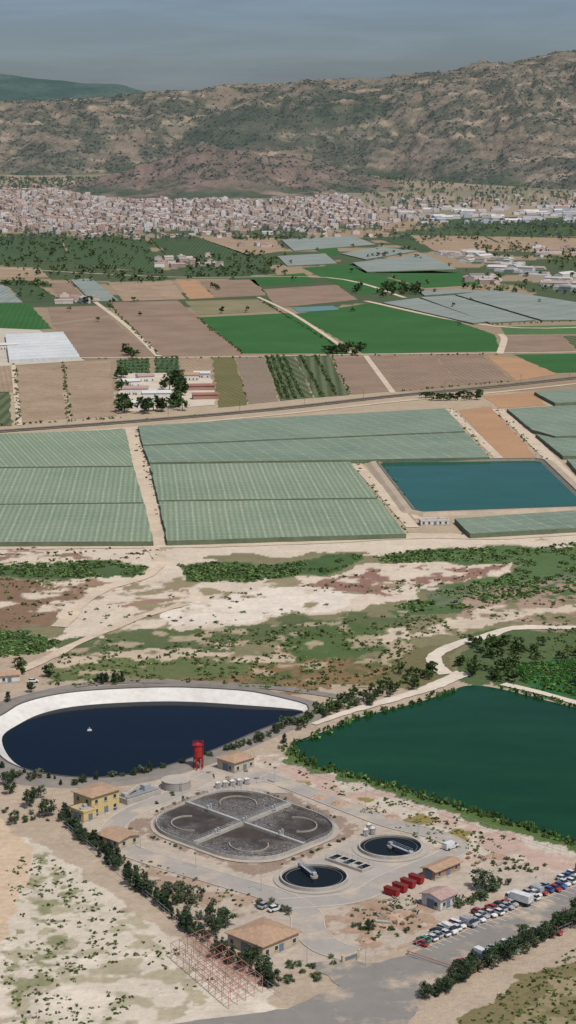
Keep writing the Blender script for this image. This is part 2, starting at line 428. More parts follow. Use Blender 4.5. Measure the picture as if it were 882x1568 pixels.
# lower left waste land
paint([(-200,1235),(60,1290),(210,1400),(440,1545),(400,1700),(-200,1700)],(212,200,181),0.32,a=2,sc=8)
paint([(45,1310),(210,1400),(300,1470),(330,1540),(150,1600),(-40,1560),(10,1440)],(168,158,128),0.5,a=7,sc=7,hole=0.52,mx=0.75,hs=7)
paint([(60,1300),(120,1340),(90,1500),(0,1560),(20,1420)],(138,138,102),0.6,a=7,sc=6,s=4,hole=0.55,mx=0.85,hs=5)
paint([(-200,1300),(440,1545),(400,1700),(-200,1700)],(230,217,198),0.2,a=3,sc=6,s=8,hole=0.56,mx=0.8,hs=12)
paint([(-200,1245),(0,1255),(48,1298),(30,1370),(0,1450),(-200,1500)],(210,186,158),0.05,a=2)
paint([(690,1600),(700,1560),(800,1500),(1080,1380),(1080,1700),(690,1700)],(130,120,86),0.5,a=3)
paint([(760,1700),(780,1560),(882,1495),(1080,1420),(1080,1700)],(156,142,110),0.5,a=5,hole=0.46)
# plant yard
paint([(120,1262),(250,1195),(330,1165),(420,1175),(540,1238),(700,1310),(860,1335),(640,1440),(540,1470),(420,1490),(330,1430),(200,1320)],(192,178,161),0.14,a=1.5,sc=6)
paint([(190,1266),(355,1190),(400,1196),(560,1270),(400,1342),(380,1342)],(158,138,122),0.45,a=1.0,sc=4,hole=0.36,hs=2.5)
paint([(490,1400),(560,1375),(640,1385),(690,1400),(620,1450),(540,1462),(495,1440)],(176,150,128),0.4,a=2,sc=5,hole=0.42,hs=4)
paint([(210,1315),(330,1352),(420,1385),(350,1400),(250,1375)],(176,152,132),0.35,a=2,sc=5,hole=0.42,hs=4)
nr,nc=X.shape
I=np.arange(nr*nc).reshape(nr,nc)
Q=np.stack([I[:-1,:-1],I[:-1,1:],I[1:,1:],I[1:,:-1]],-1).reshape(-1,4)
gm,nt,b=newmat('ground_soil',0.95,0.05)
a=nd(nt,'ShaderNodeVertexColor',layer_name='Col');g=geo(nt)
n1=noise(nt,g,16,6,0.7);n2=noise(nt,g,2.6,6,0.8)
vv_=mth(nt,'ADD',mth(nt,'MULTIPLY',n1,0.55),mth(nt,'MULTIPLY',n2,0.85));vv_=mth(nt,'ADD',vv_,0.31)
sc=nd(nt,'ShaderNodeVectorMath',operation='SCALE',i_0=a.outputs[0]);nt.links.new(vv_,sc.inputs['Scale'])
th=mth(nt,'SUBTRACT',0.74,mth(nt,'MULTIPLY',a.outputs['Alpha'],0.26))
k=ramp(nt,mth(nt,'SUBTRACT',mth(nt,'ADD',mth(nt,'MULTIPLY',n2,0.6),mth(nt,'MULTIPLY',noise(nt,g,7,5,0.7),0.4)),th),0.0,0.05)
c=mix(nt,mth(nt,'MULTIPLY',k,0.75),sc.outputs[0],S(92,92,62))
nt.links.new(c,b.inputs['Base Color']);bump(nt,b,mth(nt,'ADD',n2,mth(nt,'MULTIPLY',n1,2.0)),0.8,0.7)
me=quadmesh('ground',np.stack([x,y,z],1),Q,None,col,[gm],smooth=True)
link(bpy.data.objects.new('ground',me))
# ------------------------------------------------------------ HILLS
def hz(v,y): return H+y*math.tan(math.atan((784-v)/F)-PITCH)
def ridge(us_,vs_,yr): 
    zz=[hz(v,yr) for v in vs_];xx=[(u-441)/F*(yr*cp) for u in us_];return xx,zz
def hill_obj(name,x0,x1,y0,y1,dx,dy,zf,mat,cf):
    xs=np.arange(x0,x1,dx);yy=np.arange(y0,y1,dy);A,B=np.meshgrid(xs,yy);zz=zf(A.ravel(),B.ravel())
    V=np.stack([A.ravel(),B.ravel(),zz],1);I=np.arange(A.size).reshape(A.shape)
    Q=np.stack([I[:-1,:-1],I[:-1,1:],I[1:,1:],I[1:,:-1]],-1).reshape(-1,4)
    gz=zz.reshape(A.shape);sl=np.hypot(*np.gradient(gz,dy,dx)).ravel()
    me=quadmesh(name,V,Q,None,cf(A.ravel(),B.ravel(),zz,sl),[mat],smooth=True)
    return link(bpy.data.objects.new(name,me))
def rnoise(x,y,sc,o,s):
    t=0;a=1;n=0
    for i in range(o):
        q=1-np.abs(2*fbm(x,y,sc,2,s+i*3)-1)*1.9;t=t+a*q;n+=a;a*=0.6;sc*=0.46
    return t/n
YR=8800
rx,rz=ridge([-500,-200,0,60,140,215,260,300,345,400,440,465,485,520,580,640,700,735,770,800,850,882,950,1100,1400],
            [175,158,152,150,148,141,137,136,129,125,125,119,120,117,118,110,104,91,93,89,77,75,70,84,95],YR)
def zmain(x,y):
    pl=np.clip(y-4400,0,4600)*0.034
    yb=6900-1000*ss(100,900,x)+fbm(x,y*0,400,2,4)*300
    top=np.interp(x,rx,rz);t=np.clip((y-yb)/(YR-yb),0,1)
    st=t*7+fbm(x,y,350,3,44)*2.0; tt=t+ (np.floor(st)+ss(0.55,0.95,st-np.floor(st))-st+0.5)/7*0.35*np.clip(t*(1-t)*6,0,1)
    s=np.clip(tt,0,1)**0.85
    back=np.clip((y-YR)/2500,0,1)
    base=pl-6+(top-pl)*s
    env=(t*(1-t)*4)**0.6
    r=rnoise(x+fbm(x,y,300,2,8)*150,y*0.7,420,5,21)
    zz=base+env*(r-0.60)*110+env*(fbm(x,y,60,4,2)-0.5)*34+t*(fbm(x,y,70,3,12)-0.5)*14+(1-back)*t*(fbm(x,y,26,2,14)-0.5)*8
    zz=np.where(y>YR,zz-(top-pl)*back*1.2,zz)
    return zz
spur=[(330,6350,222,340,420,0),(240,6250,258,300,330,0),(420,6450,236,300,420,0),(510,6350,262,250,330,0),(180,6150,280,240,240,0)]
def zspur(x,y):
    zz=np.full(x.shape,-50.0)
    for (u,yc,v,wx,wy,_) in spur:
        cx=(u-441)/F*yc;h=hz(v,yc)
        r2=((x-cx)/wx)**2+((y-yc)/wy)**2
        zz=np.maximum(zz,40+(h-40)*np.exp(-r2*1.1)**0.9)
    r=rnoise(x,y*0.8,190,4,33)
    zz=zz+np.clip(zz-40,0,150)/150*((r-0.6)*70)+np.clip(zz-30,0,60)/60*(fbm(x,y,34,3,4)-0.5)*16-6
    return zz
def zh(x,y): return np.maximum(zmain(x,y),zspur(x,y)-0)
def hcol(x,y,z,sl):
    rock=np.array([L((138,122,106))]);rock2=np.array([L((174,156,134))]);grn=np.array([L((88,94,78))]);red=np.array([L((134,112,102))])
    n=fbm(x,y,260,4,40)[:,None];c=rock*(1-n)+np.array([L((124,118,102))])*n
    st=0.5+0.5*np.sin(z/9.0+fbm(x,y,240,4,9)*14);st=(ss(0.60,0.9,st)*ss(0.36,0.54,fbm(x,y,150,4,19)))[:,None]
    c=c*(1-st*0.8)+rock2*st*0.8
    st2=0.5+0.5*np.sin(z/5.0+fbm(x,y,160,4,29)*12);st2=(ss(0.65,0.9,st2)*ss(0.42,0.6,fbm(x,y,130,4,39)))[:,None]
    c=c*(1-st2*0.6)+grn*0.8*st2*0.6
    sg=ss(0.43,0.58,fbm(x,y,120,5,60)*0.5+0.5*fbm(x,y,40,4,61))[:,None]
    c=c*(1-sg*0.7)+grn*sg*0.7
    sp_=ss(0,25,zspur(x,y)-zmain(x,y))[:,None]
    c=c*(1-sp_*0.7)+(red*(0.75+0.5*fbm(x,y,50,4,66)[:,None]))*sp_*0.7
    u,v=UVi(x,y,z)
    a=ss(0.32,0.5,fbm(x,y,120,5,70)+0.33-np.abs((v-(205-(u-330)*0.16))/24)*0.35-np.clip(np.abs(u-440)-110,0,999)/120)[:,None]*(1-sp_)
    c=c*(1-a*0.75)+np.array([L((66,80,64))])*a*0.75
    low=(1-ss(0,45,z-np.clip(y-4400,0,4600)*0.034))[:,None]*ss(0.4,0.55,fbm(x,y,90,3,81))[:,None]
    c=c*(1-low)+np.array([L((76,90,68))])*low
    return np.concatenate([c,0.45+0.55*sg],1)
hm,nt,b=newmat('hill_rock_scrub',1.0,0.0)
a=nd(nt,'ShaderNodeVertexColor',layer_name='Col');g=geo(nt)
n1=noise(nt,g,60,6,0.78);n2=noise(nt,g,20,5,0.8)
w=mth(nt,'ADD',mth(nt,'MULTIPLY',n1,0.9),mth(nt,'MULTIPLY',n2,1.5));w=mth(nt,'SUBTRACT',w,0.2)
sc=nd(nt,'ShaderNodeVectorMath',operation='SCALE',i_0=a.outputs[0]);nt.links.new(w,sc.inputs['Scale'])
th=mth(nt,'SUBTRACT',0.64,mth(nt,'MULTIPLY',a.outputs['Alpha'],0.16))
k=ramp(nt,mth(nt,'SUBTRACT',mth(nt,'ADD',mth(nt,'MULTIPLY',n2,0.65),mth(nt,'MULTIPLY',n1,0.35)),th),0.0,0.05)
c=mix(nt,mth(nt,'MULTIPLY',k,0.8),sc.outputs[0],S(64,74,60))
nt.links.new(c,b.inputs['Base Color']);bump(nt,b,mth(nt,'ADD',n2,mth(nt,'MULTIPLY',n1,3)),9,0.8);haze_glow(b,0.045)
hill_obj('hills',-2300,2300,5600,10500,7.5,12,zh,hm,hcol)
q=np.stack([RNG.uniform(-1500,1500,60000),RNG.uniform(5900,8900,60000)],1)
zq=zh(q[:,0],q[:,1]);pl=np.clip(q[:,1]-4400,0,4600)*0.034
dd=fbm(q[:,0],q[:,1],120,5,60)*0.5+0.5*fbm(q[:,0],q[:,1],40,4,61)
k=(zq>pl+3)&(dd+RNG.uniform(-0.14,0.10,len(q))>0.44);idx=np.nonzero(k)[0][:14000]
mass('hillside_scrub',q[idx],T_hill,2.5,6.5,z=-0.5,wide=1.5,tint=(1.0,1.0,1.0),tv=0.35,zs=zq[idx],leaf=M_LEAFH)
fx_,fz_=ridge([-900,-400,-100,0,60,130,180,215,260,400,900],[120,104,108,112,119,126,128,137,150,185,230],12500)
def zfar(x,y):
    t=np.clip((y-9800)/2700,0,1);top=np.interp(x,fx_,fz_)
    zz=100+(top-100)*t**0.9+(fbm(x,y,500,4,90)-0.5)*90*np.clip(t*(1-t)*4,0,1)+(fbm(x,y,60,3,91)-0.5)*14
    return np.where(y>12500,zz-(y-12500)*0.3,zz)
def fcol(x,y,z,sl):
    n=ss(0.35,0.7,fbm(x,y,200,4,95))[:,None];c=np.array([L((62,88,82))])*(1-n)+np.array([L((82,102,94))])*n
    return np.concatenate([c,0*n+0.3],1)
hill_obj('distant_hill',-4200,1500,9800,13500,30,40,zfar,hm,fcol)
# ------------------------------------------------------------ TOWN
tm,nt,b=newmat('town_plaster',0.9,0.1);a=nd(nt,'ShaderNodeVertexColor',layer_name='Col')
g=geo(nt);w=mth(nt,'ADD',mth(nt,'MULTIPLY',noise(nt,g,5,3),0.35),0.62)
sc=nd(nt,'ShaderNodeVectorMath',operation='SCALE',i_0=a.outputs[0]);nt.links.new(w,sc.inputs['Scale']);nt.links.new(sc.outputs[0],b.inputs['Base Color']);haze_glow(b,0.03)
WALL=[(228,216,206),(236,228,220),(222,202,184),(206,182,164),(214,196,186),(196,172,156),(228,214,196),(186,164,150),(244,240,236),(208,202,198),(172,150,138)]
ROOF=[(176,140,124),(190,160,144),(168,148,138),(196,182,172),(152,140,134),(206,196,186),(180,146,130),(190,172,160)]
def houses(name,pts,rot,wr=(8,15),dr=(8,15),hr=(5,11),walls=WALL,roofs=ROOF,flat=0.4,win=True):
    V=[];Q=[];C=[];M=[]
    def quad(a,c,m=0):
        o=len(V);V.extend(a);C.extend([c]*4);Q.append((o,o+1,o+2,o+3));M.append(m)
    for (x,y) in pts:
        w=RNG.uniform(*wr);d=RNG.uniform(*dr);h=RNG.uniform(*hr);r=rot+RNG.normal(0,0.1)+(math.pi/2 if RNG.random()<0.3 else 0)
        z0=float(Z(x,y))-1;h=h+1;cw=S(*walls[RNG.integers(len(walls))]);cr=S(*roofs[RNG.integers(len(roofs))])
        ca,sa=math.cos(r),math.sin(r)
        T=lambda a,b,zz:(x+a*ca-b*sa,y+a*sa+b*ca,z0+zz)
        p=[(-w/2,-d/2),(w/2,-d/2),(w/2,d/2),(-w/2,d/2)]
        for i in range(4):
            a,b2=p[i],p[(i+1)%4];quad([T(*a,0),T(*b2,0),T(*b2,h),T(*a,h)],cw)
            if win:
                n=max(1,int(math.hypot(a[0]-b2[0],a[1]-b2[1])/3.6));fl=max(1,int((h-1)/3))
                nx=(a[1]-b2[1]),(b2[0]-a[0]);ln=math.hypot(*nx);ox,oy=-nx[0]/ln*0.06,-nx[1]/ln*0.06
                for f in range(fl):
                    for k in range(n):
                        t0=(k+0.33)/n;t1=(k+0.67)/n;q=lambda t,zz:T(a[0]+(b2[0]-a[0])*t+ox,a[1]+(b2[1]-a[1])*t+oy,zz)
                        z1=1+f*3+0.9;quad([q(t0,z1),q(t1,z1),q(t1,z1+1.4),q(t0,z1+1.4)],(0.07,0.07,0.075,1))
        if RNG.random()<flat:
            quad([T(*p[0],h),T(*p[1],h),T(*p[2],h),T(*p[3],h)],cr)
            if RNG.random()<0.5:
                s=w*0.22;quad([T(-s,-s,h),T(s,-s,h),T(s,-s,h+2.4),T(-s,-s,h+2.4)],cw);quad([T(-s,-s,h+2.4),T(s,-s,h+2.4),T(s,s,h+2.4),T(-s,s,h+2.4)],cr)
                quad([T(s,-s,h),T(s,s,h),T(s,s,h+2.4),T(s,-s,h+2.4)],cw);quad([T(-s,s,h),T(-s,-s,h),T(-s,-s,h+2.4),T(-s,s,h+2.4)],cw)
        else:
            e=0.4;rh=h+d*0.2
            quad([T(-w/2-e,-d/2-e,h-0.1),T(w/2+e,-d/2-e,h-0.1),T(w/2+e,0,rh),T(-w/2-e,0,rh)],cr)
            quad([T(w/2+e,d/2+e,h-0.1),T(-w/2-e,d/2+e,h-0.1),T(-w/2-e,0,rh),T(w/2+e,0,rh)],cr)
            for sgn in(-1,1): quad([T(sgn*w/2,-d/2,h),T(sgn*w/2,d/2,h),T(sgn*w/2,0.05,rh-0.15),T(sgn*w/2,-0.05,rh-0.15)],cw)
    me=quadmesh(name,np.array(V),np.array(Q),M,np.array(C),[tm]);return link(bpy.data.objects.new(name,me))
TP=[(-180,292),(0,294),(60,288),(130,297),(150,306),(260,312),(430,305),(470,306),(500,302),(545,304),(560,320),(640,323),(650,338),(560,350),(440,354),(300,355),(120,357),(0,357),(-180,359)]
pts=[]
ang=0.35;ca,sa=math.cos(ang),math.sin(ang)
for i in range(-150,150):
    if i%5==0: continue
    for j in range(-110,110):
        if j%9==0: continue
        a=i*15.5+RNG.normal(0,2.2);b_=j*16+RNG.normal(0,2.2);xx=a*ca-b_*sa-300;yy=a*sa+b_*ca+5300
        if 4350<yy<6300: pts.append((xx,yy))
A=np.array(pts);U,V_=UVi(A[:,0],A[:,1],Z(A[:,0],A[:,1]))
dn=fbm(A[:,0],A[:,1],120,3,77);kk=inpoly(U,V_+(dn-0.5)*14,TP)&(dn+RNG.uniform(-0.2,0.2,len(A))>0.40)
tall=RNG.random(len(A))<0.07
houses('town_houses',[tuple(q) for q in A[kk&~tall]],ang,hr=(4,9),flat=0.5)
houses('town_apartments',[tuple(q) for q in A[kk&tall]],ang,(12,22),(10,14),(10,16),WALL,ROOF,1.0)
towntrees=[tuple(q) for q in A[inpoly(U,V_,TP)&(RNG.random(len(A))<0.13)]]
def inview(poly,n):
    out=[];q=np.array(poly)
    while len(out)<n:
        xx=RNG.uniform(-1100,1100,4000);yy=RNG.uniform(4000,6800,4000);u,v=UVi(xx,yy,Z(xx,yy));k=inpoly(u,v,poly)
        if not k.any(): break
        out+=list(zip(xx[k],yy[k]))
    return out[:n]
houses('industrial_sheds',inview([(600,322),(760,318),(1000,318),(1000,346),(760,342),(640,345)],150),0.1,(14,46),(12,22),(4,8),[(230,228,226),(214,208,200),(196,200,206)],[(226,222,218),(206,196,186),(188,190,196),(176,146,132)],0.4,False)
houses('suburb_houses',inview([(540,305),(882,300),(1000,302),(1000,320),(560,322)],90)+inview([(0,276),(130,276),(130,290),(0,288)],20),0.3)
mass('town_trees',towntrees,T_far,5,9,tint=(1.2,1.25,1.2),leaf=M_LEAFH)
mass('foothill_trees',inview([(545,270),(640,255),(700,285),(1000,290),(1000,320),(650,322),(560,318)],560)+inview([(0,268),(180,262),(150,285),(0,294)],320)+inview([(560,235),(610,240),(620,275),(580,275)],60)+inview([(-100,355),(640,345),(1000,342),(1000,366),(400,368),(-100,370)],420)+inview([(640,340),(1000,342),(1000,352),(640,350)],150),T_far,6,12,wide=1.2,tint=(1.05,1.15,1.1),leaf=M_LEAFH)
# ------------------------------------------------------------ FIELDS
br=lambda i,c1,c2,**k:field_mat('ploughed_soil_%s'%i,S(*c1),S(*c2),**k)
SB1=br('brown',(162,138,118),(140,120,102),period=5,st=0.25)
SB2=br('tan',(182,158,134),(156,134,112),period=4,st=0.2,c3=S(136,126,92))
SB3=br('orange',(190,150,114),(174,138,106),period=4,st=0.15)
SB4=br('olive',(126,118,80),(108,108,68),period=5,st=0.3)
GR1=field_mat('crop_green',S(56,100,52),S(68,112,62),period=6,st=0.25,big=80)
GR2=field_mat('crop_green_light',S(80,114,70),S(92,128,80),period=5,st=0.3)
GR3=field_mat('orchard_green',S(68,92,62),S(82,104,70),period=7,st=0.5,big=60,c3=S(116,114,86))
GR4=field_mat('vine_rows',S(108,114,84),S(98,110,78),period=8,st=0.6)
NET1=field_mat('orchard_netting',S(146,160,134),S(130,148,124),period=3.0,st=0.30,cross=9,big=60,bumpd=0.5,light=True)
NET2=field_mat('orchard_netting_bluish',S(138,154,134),S(120,138,120),period=3.2,st=0.30,cross=11,big=50,swap=True,bumpd=0.5,light=True)
NET3=field_mat('greenhouse_film',S(158,164,156),S(138,148,140),period=8,st=0.25,cross=30,big=60)
NSIDE=plain('netting_side',S(110,120,96),0.95,0.4)
TRK=plain('dirt_track',S(206,188,164),0.95,0.3,3)
def fld(pts,mat,name='crop_field',z=0.15,j=0.8): return poly_obj(name,pts,mat,z,j)
NZ=[0]
def net(pts,mat=None,z=2.6):
    NZ[0]+=1;z=z+0.02*(NZ[0]%9)
    return poly_obj('netted_orchard',pts,mat or NET1,z,0.22,z-0.02,NSIDE,7)
# near netted blocks
net([(-90,668),(192,657),(204,713),(-90,716)]);net([(-90,718),(205,715),(220,769),(-90,772)]);net([(-90,774),(221,771),(235,829),(-90,830)])
net([(211,652),(440,638),(682,625),(712,660),(219,681)],NET2);net([(219,683),(713,662),(750,700),(533,704),(229,708)],NET2)
net([(230,711),(536,707),(578,762),(243,766)]);net([(244,768),(580,764),(622,817),(256,828)])
net([(696,794),(960,776),(960,804),(720,817)],NET2)
net([(776,626),(860,621),(960,617),(960,664),(850,668),(815,658)],NET2);net([(820,664),(852,671),(960,668),(960,698),(862,698)],NET2);net([(868,703),(960,701),(960,735),(884,722)],NET2)
net([(818,600),(960,590),(960,612),(850,617)],NET2)
fld([(702,628),(752,622),(822,700),(768,702)],SB3,'bare_field');fld([(738,606),(815,600),(838,620),(765,625)],SB3,'bare_field')
strip('farm_track',[(688,627),(765,703)],6,TRK,0.25);strip('farm_track',[(762,627),(800,660),(840,700),(900,762)],9,TRK,0.26)
strip('farm_track',[(201,655),(222,735),(245,834)],(12,10),TRK,0.27,jit=0.2);strip('farm_track',[(541,706),(590,760),(632,808)],7,TRK,0.28)
strip('farm_track',[(560,706),(640,795)],4,TRK,0.23)
strip('farm_track',[(-100,838),(250,835),(450,830),(640,821),(770,822),(980,808)],14,TRK,0.22,jit=0.25)
# middle band
fld([(25,560),(94,556),(102,641),(32,648)],SB2);fld([(100,556),(168,552),(178,637),(107,641)],SB2);fld([(-90,560),(20,558),(22,600),(-90,605)],SB2);fld([(-90,600),(14,600),(18,652),(-90,658)],GR4)
fld([(325,546),(359,545),(379,620),(334,624)],SB4);fld([(361,546),(403,544),(427,614),(380,619)],br('grey',(154,136,118),(138,124,106),period=6,st=0.3))
fld([(406,544),(450,543),(480,609),(429,614)],GR4);fld([(452,543),(504,543),(534,605),(482,609)],GR4)
fld([(509,549),(563,546),(600,599),(537,604)],SB1);fld([(567,545),(664,543),(704,590),(603,600)],SB1);fld([(668,543),(738,542),(785,583),(707,589)],SB1)
fld([(743,543),(800,550),(855,573),(790,583)],SB3);fld([(785,543),(960,540),(960,568),(852,571)],GR1)
fld([(235,546),(274,546),(276,574),(238,574)],GR3);fld([(180,551),(228,549),(230,574),(182,576)],GR3)
fld([(276,547),(322,546),(326,574),(280,575)],SB2)
# upper-middle
fld([(303,486),(446,479),(520,528),(540,541),(372,541)],GR1);fld([(450,481),(575,463),(700,492),(758,513),(766,538),(556,541),(530,526)],GR1)
fld([(168,463),(272,460),(372,542),(246,545)],SB1);fld([(72,470),(150,468),(166,482),(80,494)],SB1);fld([(82,497),(168,486),(236,544),(122,552)],SB1)
fld([(-90,466),(44,465),(80,503),(-90,512)],GR1);fld([(284,461),(398,458),(424,476),(302,483)],br('dry',(154,142,112),(132,128,94),period=4,st=0.3))
fld([(400,443),(515,436),(548,459),(425,471)],SB1);fld([(270,430),(298,428),(330,456),(290,458)],SB3)
fld([(305,430),(390,428),(410,452),(330,456)],SB1)
net([(585,463),(640,456),(745,492),(725,495)],NET3,1.6);net([(643,455),(695,452),(820,490),(750,494)],NET3,1.6);net([(698,451),(760,443),(960,475),(960,489),(830,490)],NET3,1.6);net([(640,445),(700,443),(740,446),(650,452)],NET3,1.6)
fld([(770,515),(860,513),(880,536),(770,541)],SB1);fld([(765,500),(960,496),(960,511),(775,512)],GR2);fld([(862,514),(960,512),(960,538),(884,537)],GR4)
# upper
fld([(-90,405),(60,410),(75,425),(-90,425)],SB2);fld([(0,428),(50,430),(92,462),(40,463)],GR3);net([(-90,436),(5,436),(35,463),(-90,464)],NET3,1.6)
net([(108,428),(140,426),(182,460),(140,461)],NET3,1.6);fld([(76,436),(106,433),(136,460),(98,462)],SB1)
fld([(165,432),(262,430),(285,458),(190,461)],SB2)
fld([(-90,362),(90,362),(110,400),(-90,402)],GR3);fld([(92,362),(220,362),(252,420),(115,403)],GR3);fld([(225,362),(300,362),(395,395),(270,398)],GR3)
fld([(262,400),(400,397),(425,420),(285,424)],GR3);fld([(378,425),(465,418),(485,432),(395,438)],GR1)
fld([(462,410),(530,405),(640,440),(580,449),(545,449)],GR1);fld([(533,404),(560,418),(700,415),(735,436),(650,441)],GR1)
net([(425,392),(498,388),(516,403),(440,407)],NET3,1.6);net([(430,366),(540,361),(575,374),(450,384)],NET3,1.6);net([(522,388),(580,378),(640,384),(560,397)],NET3,1.6);net([(540,402),(650,389),(700,412),(562,416)],NET3,1.6)
fld([(300,362),(420,364),(435,384),(380,392)],SB2);fld([(580,366),(625,360),(660,385),(645,387)],GR3);fld([(628,360),(740,362),(790,385),(665,384)],SB2)
fld([(680,345),(960,342),(960,362),(700,360)],GR3);fld([(745,362),(960,366),(960,384),(800,386)],SB2)
fld([(480,382),(515,378),(520,388),(505,392)],GR1)
strip('farm_track',[(145,462),(195,500),(243,546)],6,TRK,0.3);strip('farm_track',[(395,455),(450,482),(540,542)],5,TRK,0.3)
strip('farm_track',[(20,556),(24,600),(30,652)],4,TRK,0.3);strip('farm_track',[(560,545),(602,602)],5,TRK,0.3);strip('farm_track',[(-90,547),(240,548),(560,543),(770,541),(980,538)],6,TRK,0.32)
strip('farm_track',[(766,512),(772,520),(765,542)],7,TRK,0.34);strip('farm_track',[(-90,405),(250,424),(500,425),(620,456)],7,TRK,0.3);strip('farm_track',[(560,461),(760,500),(960,498)],8,TRK,0.28)
# teal & other small reservoirs
TEAL=water_mat('reservoir_water',S(28,82,68),S(34,90,76),spec=0.05)
LIN=plain('pond_liner',S(124,120,104),0.7,0.3)
def basin(name,wpts,wmat,liner,bank,rimf,hw=8.0,crest=4.0,outer=9.0,wz=0.35):
    n=len(wpts);W=np.array(wpts);A=0
    for i in range(n): A+=W[i][0]*W[(i+1)%n][1]-W[(i+1)%n][0]*W[i][1]
    if A<0: W=W[::-1]
    T=np.roll(W,-1,0)-np.roll(W,1,0);T/=np.linalg.norm(T,axis=1)[:,None];Nn=np.stack([T[:,1],-T[:,0]],1)
    e=empty(name)
    wm=MB();wm.add([(q[0],q[1],wz) for q in W],[tuple(range(n))]);wm.obj('water',[wmat],e)
    hs=np.array([rimf(Nn[i],W[i]) for i in range(n)]);
    def ringpts(off,zs): return [(W[i][0]+Nn[i][0]*off[i],W[i][1]+Nn[i][1]*off[i],float(zs[i])) for i in range(n)]
    o1=hs/4.5*hw;r0=ringpts(-0.6+0*o1,0*hs+wz-0.15);r1=ringpts(o1,hs);r2=ringpts(o1+crest,hs);r3=ringpts(o1+crest+outer*hs/4.5+1,0*hs-0.1)
    b=MB();b.ring(r1,r0);b.obj('liner',[liner],e)
    b=MB();b.ring(r2,r1);b.ring(r3,r2);b.obj('embankment',[bank],e)
    b=MB()
    for i in range(n):
        j=(i+1)%n;b.beam(r1[i],r1[j],0.22)
    b.obj('coping',[ASHD],e);return e
ASHD=plain('coping_strip',S(96,92,88),0.9,0.2)
BANK=plain('bank_soil',S(178,162,141),0.95,0.3,3,bumpd=0.3)
cr=[P(580,709),P(826,706),P(900,778),P(640,787)]
basin('irrigation_reservoir',[tuple(q) for a,b_ in zip(cr,cr[1:]+cr[:1]) for q in [np.array(a)+(np.array(b_)-np.array(a))*t for t in (0.03,0.2,0.4,0.6,0.8,0.97)]],TEAL,LIN,BANK,lambda n_,w:1.6,6,4,6)
poly_obj('irrigation_pond',[(446,471),(510,468),(520,474),(458,478)],water_mat('pond_teal',S(96,142,130),S(96,142,130)),0.4)
# railway
BAL=plain('railway_ballast',S(98,92,86),0.95,0.35,2);RAIL=plain('rail_steel',(0.12,0.1,0.09,1),0.5)
RP=[(-100,669),(0,661),(200,646),(420,627),(600,607),(760,592),(980,568)]
strip('railway_embankment',RP,12,plain('embankment_gravel',S(132,122,106),0.95,0.4,3),0.5)
o=strip('railway_track',RP,5,BAL,0.75)
for off in(-0.75,0.75):
    W=catmull([P(*p) for p in RP],6);W=[q+np.array((0.05,off)) for q in W];m_=MB()
    for a_,b_ in zip(W[:-1],W[1:]): m_.beam((a_[0],a_[1],0.85),(b_[0],b_[1],0.85),0.09)
    m_.obj('rail',[RAIL],o)
WD=plain('timber_pole',(0.12,0.1,0.08,1));CON=plain('concrete',S(184,178,167),0.85,0.35,1.2)
def pole(x_,y_,h=9,name='utility_pole'):
    m_=MB();m_.cyl(0,0,0,0.16,0.1,h,0,8);m_.box(0,0,h-0.9,2.4,0.12,0.14,0);m_.box(0,0,h-1.8,1.6,0.1,0.12,0)
    for s in(-1,0,1): m_.cyl(s,0,h-0.76,0.06,0.05,0.22,1,6)
    m_.obj(name,[WD,CON],None,(x_,y_,float(Z(x_,y_))),0.4)
for q in along(RP,60): pole(q[0],q[1]+5,8)
strip('service_road',[(p[0],p[1]+9) for p in RP],5,TRK,0.3)
# ------------------------------------------------------------ WATER BODIES near
DARK=water_mat('dark_pond_water',S(6,18,30),S(9,22,36),0.1,0.06)
GRN=water_mat('green_reservoir_water',S(16,58,32),S(22,68,38),0.15,0.06,0.03)
WHT=plain('white_liner',S(218,214,206),0.6,0.28,2.5)
ASH=plain('embankment_track',S(136,129,121),0.95,0.3,3)
wp=[(2,1130),(28,1110),(62,1094),(112,1083),(185,1077),(275,1075),(380,1081),(462,1089),(446,1100),(390,1122),(335,1146),(290,1163),(230,1181),(165,1192),(95,1191),(40,1180),(12,1160)]
W=catmull([P(*p) for p in wp],5,True)
def rim(n_,w):
    far=max(0.0,n_[1]);left=max(0.0,-n_[0]);u=float(UVi(w[0],w[1],0)[0])
    return 0.9+3.0*min(1,far*1.2+left*0.5)*float(1-ss(360,490,u)*0.75)
basin('lined_pond',[tuple(q) for q in W],DARK,WHT,ASH,rim,7.0,5,8)
m_=MB();m_.box(0,0,0,1.6,1.0,0.5,0,0,0.7,0.7);m_.cyl(0,0,0.5,0.25,0.2,0.6,1,8);q=P(137,1120);m_.obj('floating_pump',[WHT,CON],None,(q[0],q[1],0.3))
gp=[(448,1140),(500,1119),(560,1096),(640,1076),(690,1058),(720,1050),(770,1056),(882,1084),(1080,1125),(1200,1250),(1150,1400),(882,1291),(800,1264),(700,1234),(600,1204),(520,1182),(462,1166)]
W=[tuple(q) for q in catmull([P(*p) for p in gp],6,True)]
poly_obj('green_reservoir_water',W,GRN,0.12,0.5,world=True,seg=4)
poly_obj('wetland_water',[(862,1040),(900,1030),(980,1040),(980,1062),(890,1058)],DARK,0.12,0.5)
PATH=plain('gravel_path',S(216,204,185),0.95,0.25,3)
strip('gravel_path',[(960,962),(882,961),(790,963),(740,975),(690,990),(666,1004),(668,1018),(684,1032)],(6,6),PATH,0.25,jit=0.2)
strip('gravel_path',[(712,1030),(690,1040),(655,1055),(600,1072),(530,1092),(480,1110)],(9,2.5),PATH,0.3,jit=0.4)
strip('gravel_path',[(770,1048),(830,1062),(900,1082),(980,1105)],4,PATH,0.3,jit=0.3)
